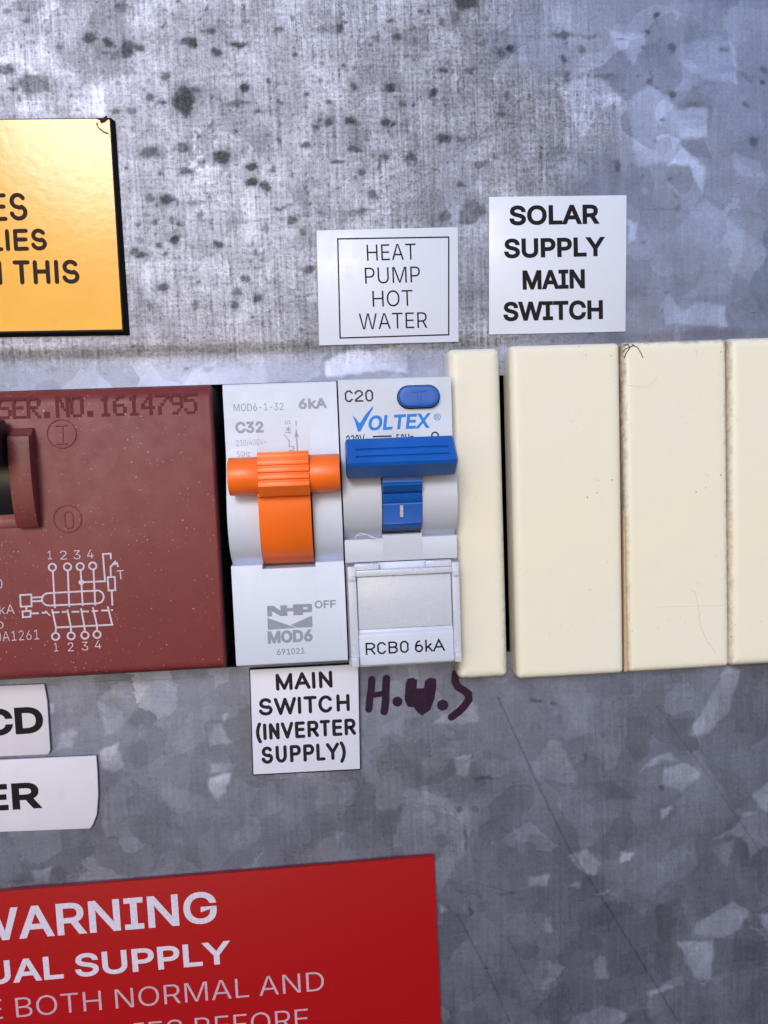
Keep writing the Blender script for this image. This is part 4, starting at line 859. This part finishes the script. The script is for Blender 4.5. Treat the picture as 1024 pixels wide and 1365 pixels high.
# serial number in stamped dots
DOT = {'S': '01111 10000 10000 01110 00001 00001 11110', 'E': '11111 10000 10000 11110 10000 10000 11111', 'R': '11110 10001 10001 11110 10100 10010 10001', '.': '00000 00000 00000 00000 00000 01100 01100',
 'N': '10001 11001 10101 10101 10011 10001 10001', 'O': '01110 10001 10001 10001 10001 10001 01110', '1': '00100 01100 00100 00100 00100 00100 01110', '6': '00110 01000 10000 11110 10001 10001 01110',
 '4': '00010 00110 01010 10010 11111 00010 00010', '7': '11111 00001 00010 00100 01000 01000 01000', '9': '01110 10001 10001 01111 00001 00010 01100', '5': '11111 10000 11110 00001 00001 10001 01110'}
bm = new()
zz = zoomer(0, 510, 3.413); s0, s1 = at(*zz((-5, 168)), FR), at(*zz((905, 143)), FR)
ux = (Vector(s1)-Vector(s0)); adv = ux.length/14; ux.normalize(); uz = Vector((-ux.y, ux.x)); hh = 3.25
for k, ch in enumerate('SER.NO.1614795'):
    o0 = Vector(s0)+ux*adv*k
    for j, row in enumerate(DOT[ch].split()):
        runs, c = [], 0
        while c < 5:
            if row[c] == '1':
                c2 = c
                while c2 < 5 and row[c2] == '1': c2 += 1
                runs.append((c, c2)); c = c2
            else: c += 1
        for c, c2 in runs:
            xa, xb = (c-.22)/5.6*adv, (c2+.22)/5.6*adv; ya, yb = hh*(6-j)/7+.004, hh*(7-j)/7-.004
            poly(bm, [tuple(o0+ux*x+uz*y) for x, y in ((xa, ya), (xb, ya), (xb, yb), (xa, yb))], FR+.012)
lettering('serial_number', bm, M['ink_serial'], r, 'worn dark stamped serial number')
# printed diagram and ratings
bm = new(); zd = zoomer(0, 720, 5.389); D_ = FR+.015
dat = lambda p, dd=0.0: at(*zd(p), D_+dd)
WL = 12/5.389*.117; kk = [0]
def dl(*pts, closed=False, w=WL):
    kk[0] += 1; stroke(bm, [dat(p) for p in pts], w, closed, 'flat', D_+.001*(kk[0] % 9))
for c in ((377, 195), (486, 192), (577, 190), (667, 185), (400, 692), (512, 688), (611, 683), (698, 678)): ring(bm, dat(c), 25/5.389*.117, WL, D_+.012)
dl((380, 222), (395, 487)); dl((488, 218), (498, 480)); dl((580, 216), (595, 472)); dl((672, 210), (685, 470))
disc(bm, dat((585, 303)), 19/5.389*.117, D_+.014)
dl((585, 303), (755, 295), (740, 100), (795, 97), (797, 137))
sta = [(360, 380), (710, 362)] + [(700+46*math.cos(math.radians(t)), 408-46*math.sin(math.radians(t))) for t in range(70, -91, -20)] + [(360, 470)] + [(352-50*math.sin(math.radians(t)), 425+45*math.cos(math.radians(t))) for t in range(20, 180, 20)]
dl(*sta, closed=True)
dl((145, 395), (225, 390), (228, 475), (150, 478), closed=True); dl((228, 413), (305, 408)); dl((228, 440), (308, 437)); dl((190, 478), (190, 510)); dl((162, 512), (220, 508), (220, 550), (165, 554), closed=True)
for a_, b_ in (((225, 527), (280, 525)), ((300, 522), (345, 520)), ((372, 520), (428, 518)), ((445, 516), (492, 515)), ((515, 515), (570, 514)), ((590, 513), (640, 512)), ((660, 510), (705, 508)), ((728, 506), (775, 505)), ((798, 503), (812, 502))): dl(a_, b_)
dl((325, 508), (360, 542), w=WL*.7)
dl((375, 496), (403, 628), (400, 668)); dl((485, 498), (510, 625), (512, 664)); dl((583, 490), (607, 620), (610, 659)); dl((668, 483), (697, 612), (698, 654)); dl((775, 476), (805, 600)); dl((400, 628), (815, 607))
dl((774, 267), (825, 264), (829, 360), (780, 362), closed=True); dl((797, 264), (795, 192), (832, 150)); dl((815, 175), (840, 165), (850, 192)); dl((803, 362), (808, 470))
lettering('wiring_diagram', bm, M['ink_white'], r)
bm = new()
def dt(s_, a_, b_, h_, w_=6.5): ptext(bm, s_, zd(a_), zd(b_), h_/5.389, w_/5.389, D_)
for s_, x_, y_, wd in (('2', 435, 140, 47), ('3', 530, 137, 50), ('4', 628, 131, 45), ('2', 489, 799, 42), ('3', 589, 793, 46), ('4', 684, 782, 44)): dt(s_, (x_, y_), (x_+wd, y_-2), 62)
for x_, y_ in ((346, 138), (390, 799)): dt('1', (x_, y_), (x_+28, y_-1), 60)
dt('T', (845, 282), (893, 279), 64, 8)
dt('0', (-26, 348), (20, 346), 66); dt('kA', (-2, 532), (107, 528), 64); dt('o', (-22, 636), (28, 633), 66); dt('0A1261', (-30, 728), (283, 712), 68)
lettering('lettering', bm, M['ink_white'], r)

# ------------------------------------------------------------------ white breaker with orange lever
def breaker_profile(zt, zb, face_d, z_h0, z_h1, hump, low_d, back=-40, lip=.55, top=None):
    """side profile of a breaker: flat top, swelling hump round the lever, flat lower face"""
    pr = [(back, zb), (low_d-.5, zb), (low_d-.12, zb+.25), (low_d, zb+.8), (low_d, z_h1-.25), (low_d-.12, z_h1-.06)]
    pr += [(face_d-1.3, z_h1)]
    n = 12
    for k in range(1, n+1):
        t = k/n; zz = z_h1+(z_h0-z_h1)*t
        pr.append((face_d-1.3*(1-t) + hump*math.sin(PI*min(1, t**.72)), zz))
    pr += [(face_d, zt-.5), (face_d-.15, zt-.12), (face_d-.5, zt), (back, zt)]
    return pr
r = root('main_switch', -15.9, -40, -0.7, 'white single breaker with orange lever, between the maroon switch and the blue lever breaker', 'breaker')
FD = 7.0
zh = at(380, 751, 8)[1]; zl = at(380, 634, 12)[1]
sx0, sx1 = at(345.5, 700, 10)[0], at(418, 700, 10)[0]
bm = new()
pr_full = breaker_profile(21.35, -22.9, FD, 10.0, zh, 3.4, 8.0)
pr_slot = [(-40, -22.9), (7.5, -22.9), (7.88, -22.65), (8.0, -22.1), (8.0, zh-.95), (7.9, zh-.75), (2.5, zh-.7), (2.5, 8.4), (FD, 8.6), (FD, 20.85), (FD-.15, 21.23), (FD-.5, 21.35), (-40, 21.35)]
extrude_x(bm, pr_full, -24.7, sx0); extrude_x(bm, pr_full, sx1, -7.15); extrude_x(bm, pr_slot, sx0+.004, sx1-.004)
make('body', bm, M['white'], r)
# lever
bm = new()
lz, ld = (at(300, 613, 14)[1]+at(300, 661, 14)[1])/2 + .05, 11.6
lx0, lx1 = at(303, 640, 14.4)[0], at(453.5, 635, 14.4)[0]
rr = 2.95
def bar_prof(rad): return [(ld+rad*math.cos(math.radians(t)), lz+rad*math.sin(math.radians(t))*.97) for t in range(-130, 131, 13)] + [(ld-3.5, lz+1.5), (ld-3.5, lz-1.5)]
bx0, bx1 = at(343.5, 640, 15)[0], at(412.5, 640, 15)[0]
extrude_x(bm, bar_prof(rr), lx0, bx0); extrude_x(bm, bar_prof(rr), bx1, lx1)
bevel(bm, .12, 2, 50)
lev = make('lever', bm, M['orange'], r)
bm = new()
zt_, zb_ = lz+3.08, lz-3.05
pr = [(ld-2, zb_+.3), (ld+2.0, zb_), (ld+3.15, zb_+1.3)]
steps = [zb_+1.5, zb_+2.55, zb_+3.6, zb_+4.65, zb_+5.6]
for i, s_ in enumerate(steps):
    t = (s_-lz)/3.4; base_d = ld + 3.05*math.sqrt(max(0, 1-(max(0, t)*.75)**2))
    pr += [(base_d+.30, s_), (base_d+.22, s_+.62), (base_d-.12, s_+.70), (base_d-.14, s_+.98)]
pr += [(ld+1.2, zt_), (ld-2, zt_)]
extrude_x(bm, pr, bx0, bx1); bevel(bm, .07, 2, 30)
make('grip', bm, M['orange'], lev)
bm = new()
stt, stb = lz-2.4, zh-.1
pr = [(3, stb+.1), (6.2, stb)]
for k in range(13):
    t = k/12; pr.append((6.4 + 5.9*math.sin(PI*.5*(t**.62)), stb+.12+(stt-1.0-stb)*t))
pr += [(12.75, stt-.8), (12.8, stt+.6), (3, stt+.6)]
extrude_x(bm, pr, sx0+.22, sx1-.25); bevel(bm, .08, 2, 40)
make('lever_stem', bm, M['orange'], lev)
# print
D_ = FD+.015; zq = zoomer(300, 510, 6.4)
bm = new()
ptext(bm, 'MOD6-1-32', zq((75, 245)), zq((500, 234)), 9.4, 1.25, D_)
ptext(bm, '230/400V~', zq((97, 543)), zq((360, 528)), 7.6, .9, D_); ptext(bm, '50Hz', zq((105, 634)), zq((215, 630)), 7.4, 1.0, D_)
qa = lambda p: at(*zq(p), D_)
stroke(bm, [qa(p) for p in [(500, 438), (548, 497), (548, 545), (585, 545), (585, 578), (548, 580), (548, 605)]], .16, False, 'flat', D_)
for t in range(3):
    th = math.radians(90+60*t); c = (540, 398); stroke(bm, [qa((c[0]+26*math.cos(th), c[1]+26*math.sin(th))), qa((c[0]-26*math.cos(th), c[1]-26*math.sin(th)))], .13, False, 'flat', D_+.003*t)
stroke(bm, [qa((515, 428)), qa((566, 426))], .15, False, 'flat', D_+.01)
ptext(bm, '1/2', zq((510, 356)), zq((562, 353)), 4.6, .8, D_)
stroke(bm, [qa((607, 325)), qa((608, 368))], .2, False, 'flat', D_)
poly(bm, [qa(p) for p in [(606, 388), (630, 468), (614, 460), (594, 470)]], D_+.004)
stroke(bm, [qa((612, 462)), qa((618, 605))], .2, False, 'flat', D_+.008); disc(bm, qa((618, 586)), .2, D_+.012)
lettering('lettering', bm, M['ink_grey'], r)
bm = new()
ptext(bm, '6kA', zq((630, 227)), zq((870, 218)), 13.6, 3.5, D_); ptext(bm, 'C32', zq((90, 433)), zq((331, 426)), 14.8, 3.7, D_)
lettering('bold_lettering', bm, M['ink_grey'], r)
D_ = 8.02; zn = zoomer(340, 790, 7.877); na = lambda p: at(*zn(p), D_)
bm = new()
P_ = lambda *p: poly(bm, [na(q_) for q_ in p], D_)
P_((126, 140), (195, 138), (268, 190), (266, 135), (335, 131), (338, 163), (400, 159), (398, 124), (590, 117), (600, 128), (600, 195), (590, 205), (503, 208), (505, 234), (404, 238), (402, 195), (340, 198), (342, 243), (268, 247), (180, 195), (182, 249), (131, 252))
P_((130, 266), (440, 371), (135, 391)); P_((600, 240), (605, 361), (450, 368), (376, 341))
lettering('emblem', bm, M['ink_mid'], r)
bm = new()
hp = [na(p) for p in [(508, 152), (552, 150), (552, 172), (508, 176)]]; poly(bm, hp, D_+.012)
lettering('emblem_counter', bm, M['white'], r)
bm = new()
ptext(bm, 'MOD6', zn((136, 537)), zn((609, 512)), 16.8, 4.6, D_); ptext(bm, '691021', zn((232, 657)), zn((523, 640)), 8.4, 1.55, D_); ptext(bm, 'OFF', zn((628, 167)), zn((850, 158)), 10.6, 2.3, D_)
lettering('lower_lettering', bm, M['ink_mid'], r)

# ------------------------------------------------------------------ breaker with blue lever
r = root('residual_current_breaker', 2, -40, -1.2, 'grey-white breaker with wide blue lever, oval test button and clear label cover', 'breaker')
RX0, RX1 = -6.9, 10.85
zh2 = at(540, 716, 8)[1]
sx0, sx1 = at(509.5, 680, 10)[0], at(563.5, 680, 10)[0]
pr_full = breaker_profile(21.55, -23.9, FD, 12.0, zh2, 4.0, 8.0)
pr_full = [(d, z) for d, z in pr_full if not (z < -6 and d > 5)]
LIDT = at(540, 748, 8)[1]
pr_full = [(-40, -23.9), (6.2, -23.9), (6.2, LIDT), (7.9, LIDT+.15), (8.0, LIDT+.4)] + [q for q in breaker_profile(21.55, -23.9, FD, 12.0, zh2, 4.0, 8.0)[4:]]
zs2 = zh2+.35
pr_slot = [(-40, -23.9), (6.2, -23.9), (6.2, LIDT), (7.9, LIDT+.15), (8.0, LIDT+.4), (8.0, zs2), (7.85, zs2+.15), (2.5, zs2+.2), (2.5, 10.6), (FD, 10.8), (FD, 21.05), (FD-.15, 21.43), (FD-.5, 21.55), (-40, 21.55)]
bm = new()
extrude_x(bm, pr_full, RX0, sx0); extrude_x(bm, pr_full, sx1, RX1); extrude_x(bm, pr_slot, sx0+.004, sx1-.004)
make('body', bm, M['white_grey'], r)
# lower label carrier: white block between clear rails
ci0, ci1 = at(477.5, 830, 8.5)[0], at(603.5, 830, 8.5)[0]
bm = new()
zc = lambda v: at(540, v, 8.6)[1]
pr = [(6.2, -23.9), (8.2, -23.9), (8.7, -23.5), (8.8, -22.9), (8.8, zc(845)), (8.65, zc(843)), (8.35, zc(841)), (8.2, zc(836)), (8.2, zc(768)), (7.7, zc(764)), (7.7, LIDT-.05), (6.2, LIDT-.05)]
extrude_x(bm, pr, ci0, ci1); bevel(bm, .06, 2, 30)
make('label_carrier', bm, M['white'], r)
# clear cover: window sheet, two rails, hinge bar
bm = new()
box(bm, ci0+.1, ci1-.1, 8.45, 8.75, zc(836), zc(766))
for a0, a1 in ((RX0+.25, ci0-.05), (ci1+.05, RX1+.05)):
    box(bm, a0, a1, 6.25, 9.1, -23.6, zc(752))
    box(bm, a0+.1, a1-.1, 9.1, 9.7, -23.5, -22.0); box(bm, a0+.1, a1-.1, 9.1, 9.6, zc(770), zc(764))
box(bm, ci0-.04, ci1+.04, 8.35, 9.5, zc(765), zc(757)); 
for u0, u1 in ((472, 505), (567, 602)): box(bm, at(u0, 750, 9)[0], at(u1, 750, 9)[0], 8.05, 9.0, zc(757)+.02, zc(749))
bevel(bm, .12, 2, 40)
make('clear_cover', bm, M['clear'], r)
bm = new()
for s_, a_, b_ in (('RCBO', (233, 942), (513, 926)), ('6kA', (553, 925), (748, 914))):
    zf6 = zoomer(440, 680, 4.876); ptext(bm, s_, zf6(a_), zf6(b_), 16.6, 2.3, 8.82, font=TECH)
lettering('rating_lettering', bm, M['ink'], r)
# lever: wedge bar with two grooves
bm = new()
bl0, bl1 = at(461.5, 610, 15)[0], at(610.5, 605, 15)[0]
zA, zB, zC = at(535, 583, 12)[1], at(535, 615, 16.2)[1], at(535, 635, 13)[1]
def on(t): return (12.0+(16.2-12.0)*t, zA+(zB-zA)*t)
def groove(t): 
    (d0, z0), (d1, z1), (d2, z2), (d3, z3) = on(t-.05), on(t-.035), on(t+.035), on(t+.05)
    return [(d0, z0), (d1-.28, z1-.1), (d2-.28, z2-.1), (d3, z3)]
gx0, gx1 = at(474, 600, 15)[0], at(599, 598, 15)[0]
plain = [(9.5, zA-.2), on(0), on(1), (16.0, zB-.5), (13.2, zC), (9.5, zC+.2)]
cut = [(9.5, zA-.2), on(0)] + groove(.46) + groove(.76) + [on(1), (16.0, zB-.5), (13.2, zC), (9.5, zC+.2)]
extrude_x(bm, plain, bl0+.15, gx0); extrude_x(bm, cut, gx0+.002, gx1-.002); extrude_x(bm, plain, gx1, bl1-.35)
e1 = [(9.5, zA-.5), (11.7, zA-.5), (15.3, zB), (13, zC+.4), (9.5, zC+.5)]
# chamfered ends
for xa, xb in ((bl0+.15, bl0), (bl1-.35, bl1)):
    big = [V(bm, xa, d, z) for d, z in [plain[0], plain[1], plain[2], plain[4], plain[5]]]; sm = [V(bm, xb, d, z) for d, z in e1]
    for i in range(5): face(bm, (big[i], big[(i+1) % 5], sm[(i+1) % 5], sm[i]))
    face(bm, sm)
lev = make('lever', bm, M['blue'], r)
bm = new()
zz1 = lambda v, d=10: at(535, v, d)[1]
pr = [(3, zz1(708)), (7.9, zz1(708)), (8.3, zz1(706)), (9.6, zz1(700)), (9.75, zz1(698)), (9.65, zz1(697)), (10.6, zz1(672)), (10.5, zz1(670)), (10.75, zz1(669)), (11.1, zz1(658)), (10.4, zz1(656.5)), (11.2, zz1(655)), (12.2, zz1(645)), (11.6, zz1(642)), (11.8, zC+.8), (3, zC+.8)]
extrude_x(bm, pr, sx0+.12, sx1-.12); bevel(bm, .04, 1, 30)
make('lever_stem', bm, M['blue'], lev)
bm = new()
za_, zb2 = zz1(673.5, 10.3), zz1(689, 9.9)
xa = at(533.2, 682, 10.2)[0]
extrude_x(bm, [(10.2, za_), (10.72, za_), (10.12, zb2), (9.6, zb2)], xa, xa+.5)
make('on_mark', bm, M['ink_white'], lev)
# test button
bm = new()
bc = at(559, 528.3, 8)
cushion(bm, bc[0]-3.25, bc[0]+3.25, bc[1]-1.68, bc[1]+1.68, 1.66, 6.5, 8.1, .35, 4)
btn = make('test_button', bm, M['blue'], r)
bm = new()
ring_pts = round_rect(bc[0]-3.42, bc[0]+3.42, bc[1]-1.88, bc[1]+1.84, 1.84)
poly(bm, ring_pts, FD+.01)
lettering('button_gap', bm, M['black_core'], r)
bm = new()
emboss(bm, [(bc[0]-1.15, bc[1]+.85), (bc[0]+1.05, bc[1]+.9)], .42, 8.05, 8.24); emboss(bm, [(bc[0]-.02, bc[1]+.7), (bc[0]+.02, bc[1]-1.15)], .5, 8.05, 8.22)
bevel(bm, .04, 1, 40)
make('test_mark', bm, M['blue'], btn)
# print
D_ = FD+.015; zv = zoomer(450, 505, 6.0235); va = lambda p: at(*zv(p), D_)
bm = new()
ptext(bm, 'C20', zv((60, 188)), zv((288, 181)), 15.4, 2.2, D_, font=TECH)
ptext(bm, '230V', zv((73, 522)), zv((222, 512)), 11, 1.5, D_, font=TECH); ptext(bm, '50Hz', zv((475, 512)), zv((613, 505)), 11, 1.5, D_, font=TECH)
stroke(bm, [va((283, 464)), va((435, 460))], .26, False, 'flat', D_)
stroke(bm, [va((783+26*math.cos(math.radians(t)), 455-26*math.sin(math.radians(t)))) for t in range(-30, 211, 20)], .26, False, 'flat', D_)
lettering('lettering', bm, M['ink_dark'], r)
bm = new()
poly(bm, [va(p) for p in [(120, 290), (148, 318), (178, 358), (225, 285), (286, 218), (288, 232), (245, 310), (184, 424), (164, 424), (140, 340)]], D_)
ptext(bm, 'OLTEX', zv((243, 417)), zv((735, 394)), 19.5, 4.4, D_, shear=.16)
ring(bm, va((801, 306)), .48, .11, D_); ptext(bm, 'R', zv((788, 322)), zv((814, 321)), 5, .8, D_+.01)
lettering('logo', bm, M['ink_blue'], r, 'sky blue maker name with a tick for its first letter')
# stray fibre stuck at the left shoulder
bm = new(); zf6 = zoomer(440, 680, 4.876)
tube(bm, [(at(*zf6(p), 9.5)[0], -9.4, at(*zf6(p), 9.5)[1]) for p in [(162, 180), (180, 158), (205, 150), (235, 158), (262, 172), (300, 185), (325, 190)]], .05)
tube(bm, [(at(*zf6(p), 9.5)[0], -9.5, at(*zf6(p), 9.5)[1]) for p in [(175, 168), (215, 160), (250, 160), (285, 176), (318, 192)]], .04)
make('stuck_fibre', bm, M['fibre'], r)

# ------------------------------------------------------------------ cream blank covers
def cover(name, x0, x1, z0, z1, d1, rc, re, label, grime, rot=0.0, dome=0.0):
    bm = new(); rim = cushion(bm, x0, x1, z0, z1, rc, -.7, d1, re, 6, dome)
    c = Vector(((x0+x1)/2, 0, (z0+z1)/2))
    for v in bm.verts: v.co = Matrix.Rotation(math.radians(rot), 3, 'Y') @ (v.co-c) + c
    # subdivide the big face so that rim weights fall off inside it
    lay = bm.verts.layers.float.new('rim'); lg = bm.verts.layers.float.new('grime')
    bm.verts.ensure_lookup_table()
    for v, q in zip(bm.verts, rim): v[lay] = q; v[lg] = grime(v.co.x, v.co.z)
    b = Vector(((x0+x1)/2, .7, (z0+z1)/2))
    o = make(name, bm, M['cream'], None, b, smooth=60)
    return tag(o, label, 'blank cover', 'cream blank covers')
cover('blank_cover', 11.0, 19.45, -28.2, 26.1, 4.2, 1.0, 1.5, 'narrow cream blank cover beside the blue lever breaker', lambda x, z: .08 + .65*(z < -27))
cover('blank_cover', 20.9, 39.15, -28.6, 26.3, 4.4, .8, 1.2, 'wide clean cream blank cover right of the dark slit', lambda x, z: .06 + .35*(x > 38.9), .12)
c3_ = cover('blank_cover', 39.62, 57.3, -28.55, 26.4, 4.4, .8, 1.25, 'cream blank cover with brown grime in its top corner and a hairline scratch', lambda x, z: .9 if z > 25.4 else (.6 if x < 40.0 else .4), .22*-1)
c4_ = cover('blank_cover', 57.42, 75.2, -28.5, 26.5, 4.4, .8, 1.5, 'cream blank cover cut off by the right edge of the picture', lambda x, z: .6 if x < 58 else .3)
z8 = zoomer(800, 430, 2.786); hm_ = ink('brown_hairline', (0.55, 0.46, 0.33))
def hair(bm, pts, wmm, d): stroke(bm, [at(*z8(p), d) for p in pts], wmm, False, 'round', d)
bm = new()
hair(bm, [(335, 990), (352, 1000), (365, 1055), (372, 1120), (395, 1180), (430, 1225)], .07, 4.415)
lettering('hairline_scratch', bm, hm_, c3_); bm = new()
hair(bm, [(210, 1057), (330, 1053), (460, 1050)], .05, 4.42)
lettering('hairline_scratch', bm, hm_, c3_); bm = new()
hair(bm, [(100, 232), (150, 240), (185, 236), (215, 200)], .05, 4.415)
lettering('hairline_scratch', bm, hm_, c3_)
bm = new()
for pts, wd in (([(90, 130), (98, 112), (112, 92), (104, 80), (88, 84)], .16), ([(118, 80), (140, 92), (152, 112), (160, 130)], .13), ([(84, 110), (96, 96), (128, 84)], .14)):
    tube(bm, [(at(*z8(p), 4.5)[0], -4.45, at(*z8(p), 4.5)[1]) for p in pts], wd/2)
make('dirt_threads', bm, ink('brown_dirt', (0.13, 0.075, 0.045)), c3_)
bm = new()
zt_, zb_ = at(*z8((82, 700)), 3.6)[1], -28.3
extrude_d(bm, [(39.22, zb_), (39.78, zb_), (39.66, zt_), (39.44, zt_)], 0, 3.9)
make('tan_seam', bm, ink('tan_strip', (0.48, 0.36, 0.22)), c3_)  # narrow tan strip in the lower gap beside this cover, tapering upwards
